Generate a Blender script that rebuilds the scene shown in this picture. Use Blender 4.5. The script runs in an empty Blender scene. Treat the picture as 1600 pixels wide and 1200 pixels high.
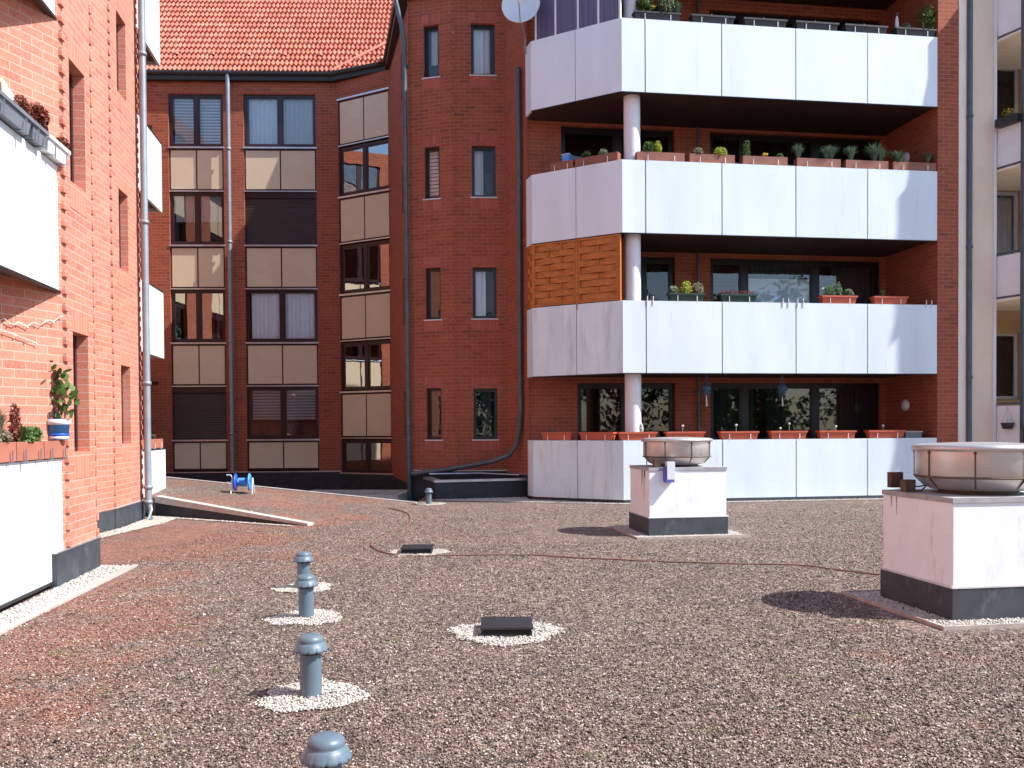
import bpy, math, random
import numpy as np
from mathutils import Vector, Matrix
R = math.radians
sc = bpy.context.scene
# ------------------------------------------------------------------ camera
cam = bpy.data.cameras.new("camera"); camo = bpy.data.objects.new("camera", cam)
sc.collection.objects.link(camo); sc.camera = camo
CF, CP, CR, CY0 = 1376.2, 0.017369, 0.006664, 693.3
fw = Vector((0, math.cos(CP), -math.sin(CP))); up = Vector((0, math.sin(CP), math.cos(CP))); rt = Vector((1, 0, 0))
rt2 = rt*math.cos(CR) - up*math.sin(CR); up2 = up*math.cos(CR) + rt*math.sin(CR)
camo.matrix_world = Matrix(((rt2.x, up2.x, -fw.x, 0), (rt2.y, up2.y, -fw.y, 0), (rt2.z, up2.z, -fw.z, 1.5), (0, 0, 0, 1)))
cam.sensor_width = 36; cam.lens = CF/1600*36; cam.shift_y = (CY0-600)/1600; cam.clip_end = 2000; cam.clip_start = .05
# ------------------------------------------------------------------ light
SUN_EL = 47.5; SX, SY = 0.980, -0.205
w = bpy.data.worlds.new("World"); sc.world = w; w.use_nodes = True
nt = w.node_tree; nt.nodes.clear()
sky = nt.nodes.new('ShaderNodeTexSky'); sky.sky_type = 'NISHITA'; sky.sun_disc = False
sky.sun_elevation = R(SUN_EL); sky.sun_rotation = math.atan2(SX, SY); sky.air_density = 1.0; sky.dust_density = .6; sky.ozone_density = 2.0
bg = nt.nodes.new('ShaderNodeBackground'); bg.inputs[1].default_value = .15
wo = nt.nodes.new('ShaderNodeOutputWorld'); nt.links.new(sky.outputs[0], bg.inputs[0]); nt.links.new(bg.outputs[0], wo.inputs[0])
sl = bpy.data.lights.new("sun", 'SUN'); sl.energy = 4.8; sl.angle = R(.53); sl.color = (1, .97, .93)
so = bpy.data.objects.new("sun", sl); sc.collection.objects.link(so)
sd = Vector((SX*math.cos(R(SUN_EL)), SY*math.cos(R(SUN_EL)), math.sin(R(SUN_EL))))
so.rotation_euler = sd.to_track_quat('Z', 'Y').to_euler(); so.location = (30, -5, 30)
sc.view_settings.view_transform = 'Standard'; sc.view_settings.look = 'None'; sc.view_settings.exposure = .75; sc.view_settings.gamma = 1
sc.render.engine = 'CYCLES'
sc.cycles.max_bounces = 7; sc.cycles.transparent_max_bounces = 12

# ------------------------------------------------------------------ materials
def newmat(name):
    m = bpy.data.materials.new(name); m.use_nodes = True; n = m.node_tree; n.nodes.clear()
    o = n.nodes.new('ShaderNodeOutputMaterial'); b = n.nodes.new('ShaderNodeBsdfPrincipled'); n.links.new(b.outputs[0], o.inputs[0])
    return m, n, b
def N(n, t, **k):
    x = n.nodes.new(t)
    for a, v in k.items(): setattr(x, a, v)
    return x
def ramp(n, src, stops, interp='LINEAR'):
    r = N(n, 'ShaderNodeValToRGB'); r.color_ramp.interpolation = interp
    e = r.color_ramp.elements
    while len(e) < len(stops): e.new(.5)
    for i, (p, c) in enumerate(stops):
        e[i].position = p; e[i].color = (*c, 1) if len(c) == 3 else c
    n.links.new(src, r.inputs[0]); return r.outputs[0]
def mix(n, f, a, b, mode='MIX'):
    m = N(n, 'ShaderNodeMix', data_type='RGBA', blend_type=mode)
    for s, v in ((m.inputs[0], f), (m.inputs[6], a), (m.inputs[7], b)):
        if isinstance(v, (int, float)): s.default_value = v
        elif isinstance(v, tuple): s.default_value = (*v, 1)
        else: n.links.new(v, s)
    return m.outputs[2]
def coord(n, kind='Object', scale=(1, 1, 1)):
    c = N(n, 'ShaderNodeTexCoord'); mp = N(n, 'ShaderNodeMapping'); mp.inputs[3].default_value = scale
    n.links.new(c.outputs[kind], mp.inputs[0]); return mp.outputs[0]
def noise(n, v, scale, detail=4, rough=.55):
    x = N(n, 'ShaderNodeTexNoise'); x.inputs['Scale'].default_value = scale; x.inputs['Detail'].default_value = detail
    x.inputs['Roughness'].default_value = rough; n.links.new(v, x.inputs['Vector']); return x.outputs[0]
def bump(n, b, h, st=.3, dist=.01):
    x = N(n, 'ShaderNodeBump'); x.inputs[0].default_value = st; x.inputs[1].default_value = dist
    n.links.new(h, x.inputs['Height']); n.links.new(x.outputs[0], b.inputs['Normal'])
MATS = {}
def plain(name, col, rough=.6, metal=0, var=.25, sc_=3.0, stretch=(1, 1, 1), spec=.5, bmp=.0, dirt=None):
    m, n, b = newmat(name)
    v = coord(n, 'Object', stretch)
    f = noise(n, v, sc_, 5)
    dark = tuple(c*(1-var) for c in col); light = tuple(min(1, c*(1+var*.6)) for c in col)
    c = ramp(n, f, [(.3, dark), (.7, light)])
    if dirt:
        f2 = noise(n, coord(n, 'Object', dirt[1]), dirt[2], 6, .7)
        msk = ramp(n, f2, [(dirt[3], (0, 0, 0)), (dirt[4], (1, 1, 1))])
        c = mix(n, msk, c, dirt[0])
    n.links.new(c, b.inputs['Base Color']); b.inputs['Roughness'].default_value = rough; b.inputs['Metallic'].default_value = metal
    b.inputs['Specular IOR Level'].default_value = spec
    if bmp: bump(n, b, f, bmp, .01)
    MATS[name] = m; return m
def brick_mat(name, c1, c2, mort, soldier=False, dark=.72, bloom=.12):
    m, n, b = newmat(name)
    uv = N(n, 'ShaderNodeUVMap'); vec = uv.outputs[0]
    if soldier:
        mp = N(n, 'ShaderNodeMapping'); mp.inputs['Rotation'].default_value = (0, 0, R(90)); n.links.new(vec, mp.inputs[0]); vec = mp.outputs[0]
    t = N(n, 'ShaderNodeTexBrick'); n.links.new(vec, t.inputs['Vector'])
    t.inputs['Color1'].default_value = (0, 0, 0, 1); t.inputs['Color2'].default_value = (1, 1, 1, 1); t.inputs['Mortar'].default_value = (.5, .5, .5, 1)
    t.inputs['Scale'].default_value = 1; t.inputs['Mortar Size'].default_value = .0055; t.inputs['Mortar Smooth'].default_value = .25
    t.inputs['Bias'].default_value = 0; t.inputs['Brick Width'].default_value = .25; t.inputs['Row Height'].default_value = .0833
    if soldier: t.offset = 0
    geo = coord(n, 'Object')
    nz = noise(n, geo, 1.3, 5); nf = noise(n, geo, 38, 4, .7)
    cc = ramp(n, t.outputs['Color'], [(0, c1), (.35, c2), (.8, tuple(x*1.12 for x in c1)), (.96, tuple(x*dark for x in c2)), ])
    cc = mix(n, ramp(n, nz, [(.35, (0, 0, 0)), (.7, (.22, .22, .22))]), cc, tuple(x*.75 for x in c2))
    cc = mix(n, ramp(n, nf, [(.35, (0, 0, 0)), (.7, (.55, .55, .55))]), cc, tuple(min(1, x*1.45+.03) for x in c1))
    # lime bloom in soft patches
    bl = ramp(n, noise(n, coord(n, 'Object', (1, 1, .5)), 1.1, 6, .65), [(.58, (0, 0, 0)), (.82, (bloom,)*3)])
    cc = mix(n, bl, cc, (.6, .42, .36))
    col = mix(n, t.outputs['Fac'], cc, mort)
    n.links.new(col, b.inputs['Base Color']); b.inputs['Roughness'].default_value = .85
    inv = N(n, 'ShaderNodeMath', operation='SUBTRACT'); inv.inputs[0].default_value = 1; n.links.new(t.outputs['Fac'], inv.inputs[1])
    ad = N(n, 'ShaderNodeMath', operation='MULTIPLY_ADD'); n.links.new(nf, ad.inputs[0]); ad.inputs[1].default_value = .35; n.links.new(inv.outputs[0], ad.inputs[2])
    bump(n, b, ad.outputs[0], .6, .006)
    MATS[name] = m; return m
brick_mat('brick', (.55, .19, .125), (.44, .14, .09), (.60, .37, .29), bloom=.5)
brick_mat('brick_tower', (.315, .074, .031), (.235, .052, .023), (.40, .185, .12), dark=.7)
brick_mat('brick_soldier', (.42, .10, .06), (.30, .07, .045), (.22, .10, .075), soldier=True)
plain('white_panel', (.74, .83, .89), .45, 0, .09, 1.6, (1, 1, .25), dirt=((.48, .50, .51), (7, 7, .35), 1.6, .60, .9))
plain('white_panel_dirty', (.72, .83, .88), .6, 0, .12, 2, (1, 1, .25), dirt=((.50, .50, .50), (4, 4, .4), 1.8, .5, .8))
plain('white_panel_left', (.76, .78, .80), .5, 0, .08, 1.2, (1, 1, .25), dirt=((.45, .44, .42), (7, 7, .3), 1.5, .58, .85))
plain('panel_gap', (.03, .03, .035), .8)
plain('white_paint', (.78, .79, .82), .5, 0, .08, 2, (1, 1, .4), dirt=((.5, .5, .5), (4, 4, .5), 2, .62, .9))
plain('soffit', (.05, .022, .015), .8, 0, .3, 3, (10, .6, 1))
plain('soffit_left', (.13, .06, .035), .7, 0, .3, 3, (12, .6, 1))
plain('black_skirting', (.022, .026, .034), .6, 0, .35, 5, dirt=((.12, .12, .12), (1, 1, 1), 6, .62, .9))
plain('grey_skirting', (.050, .058, .07), .6, 0, .35, 5, dirt=((.2, .2, .2), (1, 1, .5), 7, .58, .85), bmp=.2)
plain('frame_dark', (.035, .012, .016), .35, 0, .2)
plain('frame_black', (.012, .008, .009), .35, 0, .2)
plain('alu', (.62, .64, .68), .35, .8, .15, 4)
plain('sill_white', (.62, .62, .64), .5, 0, .12, 4)
plain('zinc', (.30, .34, .38), .45, .6, .25, 4, (3, 3, .5), dirt=((.12, .13, .14), (1, 1, .4), 5, .6, .85))
plain('pipe_grey', (.27, .31, .35), .45, .3, .15, 4)
plain('pipe_dark', (.10, .125, .15), .45, .3, .25, 4)
plain('tan_panel', (.69, .56, .40), .5, 0, .06, 2)
plain('shutter', (.05, .028, .026), .5, 0, .2, 4, (.3, .3, 20))
plain('curtain', (.70, .72, .76), .9, 0, .15, 6, (8, 8, .2))
plain('curtain_bright', (.88, .93, 1.0), .9, 0, .06, 3, (4, 4, .2))
plain('curtain_dark', (.06, .075, .08), .9, 0, .4, 6, (8, 8, .2))
plain('blind', (.70, .72, .76), .7, 0, .1, 5)
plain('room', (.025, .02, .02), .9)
plain('gutter', (.03, .025, .025), .5, .2, .3)
plain('beige_wall', (.88, .72, .55), .9, 0, .1, 1.5, (1, 1, .5), bmp=.15)
plain('beige_light', (.90, .80, .67), .9, 0, .08, 1.5)
plain('ochre_wall', (.55, .36, .18), .9, 0, .1, 1.5)
plain('pink_panel', (.84, .84, .85), .6, 0, .06, 2)
plain('steel_post', (.10, .13, .16), .4, .5, .2)
plain('wood_orange', (.50, .155, .028), .6, 0, .35, 7, (1, 1, 5), bmp=.2)
plain('wood_dark', (.23, .06, .012), .7, 0, .3, 8)
plain('terracotta', (.52, .105, .05), .55, 0, .12, 5)
plain('terracotta_brown', (.26, .095, .06), .6, 0, .15, 5)
plain('terracotta_left', (.42, .15, .10), .6, 0, .12, 5)
plain('planter_black', (.035, .03, .034), .5, 0, .3, 5)
plain('planter_green', (.02, .05, .035), .5, 0, .2, 5)
plain('planter_white', (.78, .78, .76), .5, 0, .1, 5)
plain('planter_grey', (.17, .19, .22), .5, 0, .15, 5)
plain('soil', (.06, .04, .03), .95, 0, .5, 20)
plain('hook_white', (.8, .8, .8), .4)
plain('vent_grey', (.115, .165, .205), .42, 0, .12, 4, spec=.5, dirt=((.3, .33, .35), (1, 1, .6), 9, .66, .85))
plain('vent_hole', (.012, .012, .014), .9)
plain('drain_black', (.025, .027, .032), .42, 0, .3, 12)
plain('block_white', (.86, .89, .92), .85, 0, .05, 4, dirt=((.62, .56, .55), (2, 2, .6), 3, .60, .8), bmp=.15)
plain('slab_grey', (.42, .42, .43), .8, 0, .25, 5, dirt=((.12, .10, .09), (1, 1, 1), 5, .5, .75))
plain('steel', (.66, .62, .59), .40, .75, .22, 2.2, (1, 1, 2.5), dirt=((.16, .12, .09), (1, 1, .6), 5, .62, .85))
plain('steel_stain', (.14, .10, .07), .7, .3, .4, 9)
plain('rust_box', (.10, .055, .04), .7, .2, .4, 9)
plain('blue_box', (.10, .12, .45), .5, 0, .1)
plain('concrete', (.50, .46, .42), .9, 0, .2, 7, bmp=.2, dirt=((.25, .22, .19), (1, 1, 1), 8, .6, .85))
plain('kerb_white', (.42, .38, .34), .9, 0, .15, 8, bmp=.2)
plain('cable', (.22, .11, .08), .7)
plain('blue_plastic', (.02, .10, .62), .35, 0, .15, 6)
plain('blue_light', (.08, .32, .80), .35, 0, .15, 6)
plain('bucket_blue', (.08, .32, .72), .4, 0, .25, 8)
plain('dish', (.72, .76, .80), .45, .1, .05, 3)
plain('glaze_panel', (.13, .115, .20), .35, 0, .2, 4, (10, 10, .2))
plain('bark', (.12, .085, .06), .9, 0, .4, 12)
plain('macrame', (.05, .11, .17), .9, 0, .4, 12)
plain('rope', (.6, .55, .48), .9)
plain('paper', (.70, .58, .40), .9, 0, .2, 8)
plain('string_lights', (.75, .72, .66), .5)
def leafmat(name, cols):
    m, n, b = newmat(name); g = N(n, 'ShaderNodeNewGeometry')
    st = [(i/max(1, len(cols)-1), c) for i, c in enumerate(cols)]
    c = ramp(n, g.outputs['Random Per Island'], st)
    n.links.new(c, b.inputs['Base Color']); b.inputs['Roughness'].default_value = .55
    tr = N(n, 'ShaderNodeBsdfTranslucent'); n.links.new(c, tr.inputs[0]); ms = N(n, 'ShaderNodeMixShader'); ms.inputs[0].default_value = .3
    n.links.new(b.outputs[0], ms.inputs[1]); n.links.new(tr.outputs[0], ms.inputs[2])
    o = [x for x in n.nodes if x.type == 'OUTPUT_MATERIAL'][0]; n.links.new(ms.outputs[0], o.inputs[0])
    MATS[name] = m
leafmat('leaf_green', [(.04, .09, .02), (.08, .16, .03), (.13, .22, .05)])
leafmat('leaf_yellow', [(.30, .33, .03), (.45, .48, .05), (.2, .28, .04)])
leafmat('leaf_pale', [(.20, .27, .16), (.12, .20, .10), (.28, .32, .18)])
leafmat('leaf_bluegrass', [(.08, .15, .09), (.14, .22, .14), (.05, .10, .05)])
leafmat('leaf_red', [(.12, .015, .02), (.22, .03, .03), (.08, .012, .015)])
leafmat('leaf_sedum', [(.16, .035, .025), (.26, .06, .04), (.1, .03, .02)])
leafmat('leaf_straw', [(.34, .29, .2), (.24, .2, .13), (.18, .2, .1)])
leafmat('flower_yellow', [(.7, .5, .03), (.8, .65, .1), (.75, .4, .02)])
leafmat('flower_white', [(.8, .8, .78), (.7, .7, .7)])
leafmat('moss', [(.16, .17, .05), (.24, .22, .08), (.12, .13, .04)])
leafmat('tree_leaf', [(.03, .07, .015), (.06, .11, .025), (.09, .14, .03)])
def stonemat(name, stops, rough=.8):
    m, n, b = newmat(name); g = N(n, 'ShaderNodeNewGeometry')
    c = ramp(n, g.outputs['Random Per Island'], stops)
    n.links.new(c, b.inputs['Base Color']); b.inputs['Roughness'].default_value = rough; MATS[name] = m; return m, n, b
stonemat('pebble_white', [(0, (.45, .41, .36)), (.4, (.60, .56, .51)), (.8, (.52, .46, .39)), (.93, (.34, .30, .26)), (1, (.15, .13, .12))])
GSTOPS = [(0, (.020, .013, .011)), (.2, (.066, .046, .038)), (.42, (.140, .098, .078)), (.62, (.215, .147, .113)), (.8, (.30, .215, .17)), (.93, (.47, .375, .32)), (1, (.72, .63, .56))]
RSTOPS = [(0, (.06, .03, .022)), (.2, (.16, .055, .035)), (.5, (.30, .10, .06)), (.75, (.36, .15, .09)), (.92, (.42, .27, .2)), (1, (.56, .48, .42))]
def red_mask(n, pos):
    nz = noise(n, pos, .55, 6, .7)
    def band(node_in, a, b_):
        mr = N(n, 'ShaderNodeMapRange'); mr.interpolation_type = 'SMOOTHSTEP'
        mr.inputs[1].default_value = a; mr.inputs[2].default_value = b_; n.links.new(node_in, mr.inputs[0]); return mr.outputs[0]
    sx = N(n, 'ShaderNodeSeparateXYZ'); n.links.new(pos, sx.inputs[0])
    # redder the closer to the left-hand building (x small)
    gx = band(sx.outputs[0], -1.2, -3.6)
    ma = N(n, 'ShaderNodeMath', operation='MULTIPLY_ADD'); n.links.new(gx, ma.inputs[0]); ma.inputs[1].default_value = .20; n.links.new(nz, ma.inputs[2])
    r = ramp(n, ma.outputs[0], [(.60, (0, 0, 0)), (.73, (1, 1, 1))])
    return r
def gravel_mat():
    m, n, b = newmat('gravel'); p = coord(n, 'Object')
    wv = noise(n, p, 30, 2); 
    v1 = N(n, 'ShaderNodeTexVoronoi'); v1.inputs['Scale'].default_value = 78; n.links.new(p, v1.inputs['Vector']); v1.inputs['Randomness'].default_value = 1
    v2 = N(n, 'ShaderNodeTexVoronoi'); v2.inputs['Scale'].default_value = 33; n.links.new(p, v2.inputs['Vector'])
    s1 = N(n, 'ShaderNodeSeparateColor'); n.links.new(v1.outputs['Color'], s1.inputs[0])
    s2 = N(n, 'ShaderNodeSeparateColor'); n.links.new(v2.outputs['Color'], s2.inputs[0])
    ca = ramp(n, s1.outputs[0], GSTOPS); cb = ramp(n, s2.outputs[1], GSTOPS)
    c = mix(n, .4, ca, cb)
    ra = ramp(n, s1.outputs[1], RSTOPS); c = mix(n, mixv(n, red_mask(n, p), .72), c, ra)
    big = noise(n, p, .8, 6, .65); c = mix(n, 1.0, c, ramp(n, big, [(.3, (.78, .78, .8)), (.7, (1.15, 1.12, 1.08))]), 'MULTIPLY')
    med = noise(n, p, 5, 4, .7); c = mix(n, 1.0, c, ramp(n, med, [(.3, (.82, .82, .82)), (.7, (1.15, 1.15, 1.15))]), 'MULTIPLY')
    n.links.new(c, b.inputs['Base Color']); b.inputs['Roughness'].default_value = .9
    h = N(n, 'ShaderNodeMath', operation='MULTIPLY_ADD'); n.links.new(s1.outputs[2], h.inputs[0]); h.inputs[1].default_value = .6
    hm = N(n, 'ShaderNodeMath', operation='MULTIPLY'); n.links.new(v1.outputs['Distance'], hm.inputs[0]); hm.inputs[1].default_value = -1.2
    n.links.new(hm.outputs[0], h.inputs[2])
    bump(n, b, h.outputs[0], .9, .012); MATS['gravel'] = m
def mixv(n, v, k):
    x = N(n, 'ShaderNodeMath', operation='MULTIPLY'); n.links.new(v, x.inputs[0]); x.inputs[1].default_value = k; return x.outputs[0]
gravel_mat()
def loose_mat():
    m, n, b = newmat('loose_gravel'); g = N(n, 'ShaderNodeNewGeometry')
    c = ramp(n, g.outputs['Random Per Island'], GSTOPS); r_ = ramp(n, g.outputs['Random Per Island'], RSTOPS)
    c = mix(n, mixv(n, red_mask(n, coord(n, 'Object')), .72), c, r_)
    n.links.new(c, b.inputs['Base Color']); b.inputs['Roughness'].default_value = .85; MATS['loose_gravel'] = m
loose_mat()
def tile_mat():
    m, n, b = newmat('roof_tiles'); uv = N(n, 'ShaderNodeUVMap')
    fl = N(n, 'ShaderNodeVectorMath', operation='FLOOR'); n.links.new(uv.outputs[0], fl.inputs[0])
    wn = N(n, 'ShaderNodeTexWhiteNoise', noise_dimensions='2D'); n.links.new(fl.outputs[0], wn.inputs['Vector'])
    c = ramp(n, wn.outputs[0], [(0, (.43, .11, .065)), (.5, (.52, .155, .095)), (1, (.6, .21, .14))])
    nz = noise(n, coord(n), 3, 5); c = mix(n, ramp(n, nz, [(.45, (0, 0, 0)), (.8, (.5, .5, .5))]), c, (.3, .11, .08))
    n.links.new(c, b.inputs['Base Color']); b.inputs['Roughness'].default_value = .6; MATS['roof_tiles'] = m
tile_mat()
def glass_mat(name, tint=(.8, .85, .85), base=.10, spec=(1, 1, 1)):
    m = bpy.data.materials.new(name); m.use_nodes = True; n = m.node_tree; n.nodes.clear()
    o = N(n, 'ShaderNodeOutputMaterial'); t = N(n, 'ShaderNodeBsdfTransparent'); t.inputs[0].default_value = (*tint, 1)
    g = N(n, 'ShaderNodeBsdfGlossy'); g.inputs['Roughness'].default_value = .015; g.inputs[0].default_value = (*spec, 1)
    fr = N(n, 'ShaderNodeFresnel'); fr.inputs[0].default_value = 1.5
    nb = noise(n, coord(n), 1.2, 2); bp = N(n, 'ShaderNodeBump'); bp.inputs[0].default_value = .12; bp.inputs[1].default_value = .02
    n.links.new(nb, bp.inputs['Height']); n.links.new(bp.outputs[0], g.inputs['Normal'])
    ad = N(n, 'ShaderNodeMath', operation='ADD'); ad.use_clamp = True; n.links.new(fr.outputs[0], ad.inputs[0]); ad.inputs[1].default_value = base
    ms = N(n, 'ShaderNodeMixShader'); n.links.new(ad.outputs[0], ms.inputs[0]); n.links.new(t.outputs[0], ms.inputs[1]); n.links.new(g.outputs[0], ms.inputs[2])
    n.links.new(ms.outputs[0], o.inputs[0]); MATS[name] = m
glass_mat('glass', base=.16); glass_mat('glass_clear', (.85, .92, .95), .05)
glass_mat('glass_coated', (.5, .53, .55), .38)
glass_mat('glass_dim2', (.97, .98, 1), .0); glass_mat('glass_dim', (.6, .65, .62), .03); glass_mat('glass_side', (.6, .72, .78), .14)

# ------------------------------------------------------------------ mesh helpers
WO = {}
class MB:
    def __init__(s): s.v = []; s.f = []; s.uv = []; s.mi = []; s.sm = []; s.cur = 0; s.smooth = False
    def poly(s, pts, uv=None):
        i = len(s.v); s.v += [tuple(p) for p in pts]; s.f.append(tuple(range(i, i+len(pts))))
        s.uv.append(uv if uv else [(p[0], p[2]) for p in pts]); s.mi.append(s.cur); s.sm.append(s.smooth)
    def mesh(s, verts, faces):
        i = len(s.v); s.v += [tuple(p) for p in verts]
        for f in faces:
            s.f.append(tuple(i+k for k in f)); s.uv.append([(verts[k][0], verts[k][2]) for k in f]); s.mi.append(s.cur); s.sm.append(s.smooth)
    def lathe(s, c, prof, n=20, smooth=True, a0=0.0):
        o = s.smooth; s.smooth = smooth; vs = []; fs = []
        for r, z in prof:
            for k in range(n): a = a0+2*math.pi*k/n; vs.append((c[0]+r*math.cos(a), c[1]+r*math.sin(a), c[2]+z))
        for j in range(len(prof)-1):
            for k in range(n): fs.append((j*n+k, j*n+(k+1) % n, (j+1)*n+(k+1) % n, (j+1)*n+k))
        s.mesh(vs, fs); s.smooth = o
    def tube(s, pts, r, n=8, cap=True):
        o = s.smooth; s.smooth = True; pts = [Vector(p) for p in pts]; vs = []; fs = []
        for i, p in enumerate(pts):
            d = (pts[min(i+1, len(pts)-1)]-pts[max(i-1, 0)]).normalized()
            a = d.cross(Vector((0, 0, 1)) if abs(d.z) < .9 else Vector((0, 1, 0))).normalized(); b = d.cross(a)
            rr = r[i] if isinstance(r, (list, tuple)) else r
            for k in range(n):
                t = 2*math.pi*k/n; vs.append(tuple(p+a*rr*math.cos(t)+b*rr*math.sin(t)))
        for i in range(len(pts)-1):
            for k in range(n): fs.append((i*n+k, i*n+(k+1) % n, (i+1)*n+(k+1) % n, (i+1)*n+k))
        s.mesh(vs, fs); s.smooth = False
        if cap: s.mesh(vs[:n], [tuple(range(n))[::-1]]); s.mesh(vs[-n:], [tuple(range(n))])
        s.smooth = o
    def prism(s, poly, z0, z1):   # vertical prism over a plan polygon
        n = len(poly); per = 0
        zb = z0 if isinstance(z0, (list, tuple)) else [z0]*n; zt = z1 if isinstance(z1, (list, tuple)) else [z1]*n
        for i in range(n):
            a, b = poly[i], poly[(i+1) % n]; j = (i+1) % n; L = math.dist(a[:2], b[:2])
            s.poly([(a[0], a[1], zb[i]), (b[0], b[1], zb[j]), (b[0], b[1], zt[j]), (a[0], a[1], zt[i])], [(per, zb[i]), (per+L, zb[j]), (per+L, zt[j]), (per, zt[i])]); per += L
        s.poly([(p[0], p[1], z) for p, z in zip(poly, zt)], [(p[0], p[1]) for p in poly])
        s.poly([(p[0], p[1], z) for p, z in zip(poly, zb)][::-1], [(p[0], p[1]) for p in poly][::-1])
    def build(s, name, mat, parent=None, bevel=0, loc=None):
        off = Vector(WO.get(parent.name, (0, 0, 0))) if parent else Vector(loc or (0, 0, 0))
        me = bpy.data.meshes.new(name); me.from_pydata([tuple(Vector(p)-off) for p in s.v], [], s.f)
        mats = mat if isinstance(mat, (list, tuple)) else [mat]
        for m_ in mats: me.materials.append(MATS[m_])
        ul = me.uv_layers.new(name='UVMap'); flat = [c for u in s.uv for q in u for c in q]; ul.data.foreach_set('uv', flat)
        me.polygons.foreach_set('material_index', s.mi); me.polygons.foreach_set('use_smooth', s.sm)
        me.validate(); me.update()
        o = bpy.data.objects.new(name, me); sc.collection.objects.link(o)
        if parent: o.parent = parent; WO[o.name] = tuple(off)
        else: o.location = off; WO[o.name] = tuple(off)
        if bevel:
            bm_ = o.modifiers.new('bevel', 'BEVEL'); bm_.width = bevel; bm_.segments = 2; bm_.limit_method = 'ANGLE'; bm_.angle_limit = R(40)
        return o
def tag(o, label, cat=None, group=None, kind=None):
    if label: o['label'] = label
    if cat: o['category'] = cat
    if group: o['group'] = group
    if kind: o['kind'] = kind
    return o
def thing(name, loc, label, cat, group=None, rz=0):
    o = bpy.data.objects.new(name, None); sc.collection.objects.link(o); o.location = loc; o.rotation_euler = (0, 0, rz)
    WO[o.name] = tuple(loc) if rz == 0 else (0, 0, 0); o.empty_display_size = .1
    return tag(o, label, cat, group)
def struct(o): o['kind'] = 'structure'; return o
class Fr:   # facade frame: s along the wall, d outwards, z up
    def __init__(f, P, ang): f.P = P; a = R(ang); f.a = a; f.t = (math.cos(a), math.sin(a)); f.n = (math.sin(a), -math.cos(a))
    def p(f, s, d, z): return (f.P[0]+f.t[0]*s+f.n[0]*d, f.P[1]+f.t[1]*s+f.n[1]*d, z)
    def box(f, mb, s0, s1, d0, d1, z0, z1):
        P = f.p
        mb.poly([P(s0, d1, z0), P(s1, d1, z0), P(s1, d1, z1), P(s0, d1, z1)], [(s0, z0), (s1, z0), (s1, z1), (s0, z1)])
        mb.poly([P(s1, d0, z0), P(s0, d0, z0), P(s0, d0, z1), P(s1, d0, z1)], [(s1, z0), (s0, z0), (s0, z1), (s1, z1)])
        mb.poly([P(s1, d1, z0), P(s1, d0, z0), P(s1, d0, z1), P(s1, d1, z1)], [(d1, z0), (d0, z0), (d0, z1), (d1, z1)])
        mb.poly([P(s0, d0, z0), P(s0, d1, z0), P(s0, d1, z1), P(s0, d0, z1)], [(d0, z0), (d1, z0), (d1, z1), (d0, z1)])
        mb.poly([P(s0, d1, z1), P(s1, d1, z1), P(s1, d0, z1), P(s0, d0, z1)], [(s0, d1), (s1, d1), (s1, d0), (s0, d0)])
        mb.poly([P(s0, d0, z0), P(s1, d0, z0), P(s1, d1, z0), P(s0, d1, z0)], [(s0, d0), (s1, d0), (s1, d1), (s0, d1)])
    def wall(f, mb, s0, s1, z0, z1, holes=(), depth=.15, d=0):
        ss = sorted({s0, s1, *[h[0] for h in holes], *[h[1] for h in holes]}); zs = sorted({z0, z1, *[h[2] for h in holes], *[h[3] for h in holes]})
        for a, b in zip(ss, ss[1:]):
            for c, e in zip(zs, zs[1:]):
                m = ((a+b)/2, (c+e)/2)
                if any(h[0] < m[0] < h[1] and h[2] < m[1] < h[3] for h in holes): continue
                mb.poly([f.p(a, d, c), f.p(b, d, c), f.p(b, d, e), f.p(a, d, e)], [(a, c), (b, c), (b, e), (a, e)])
        for h in holes:
            a, b, c, e = h[:4]; q = d-depth
            mb.poly([f.p(a, d, c), f.p(a, q, c), f.p(a, q, e), f.p(a, d, e)], [(0, c), (depth, c), (depth, e), (0, e)])
            mb.poly([f.p(b, q, c), f.p(b, d, c), f.p(b, d, e), f.p(b, q, e)], [(0, c), (depth, c), (depth, e), (0, e)])
            mb.poly([f.p(a, d, e), f.p(a, q, e), f.p(b, q, e), f.p(b, d, e)], [(a, 0), (a, depth), (b, depth), (b, 0)])
            mb.poly([f.p(a, q, c), f.p(a, d, c), f.p(b, d, c), f.p(b, q, c)], [(a, 0), (a, depth), (b, depth), (b, 0)])
rnd = random.Random(7)
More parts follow.
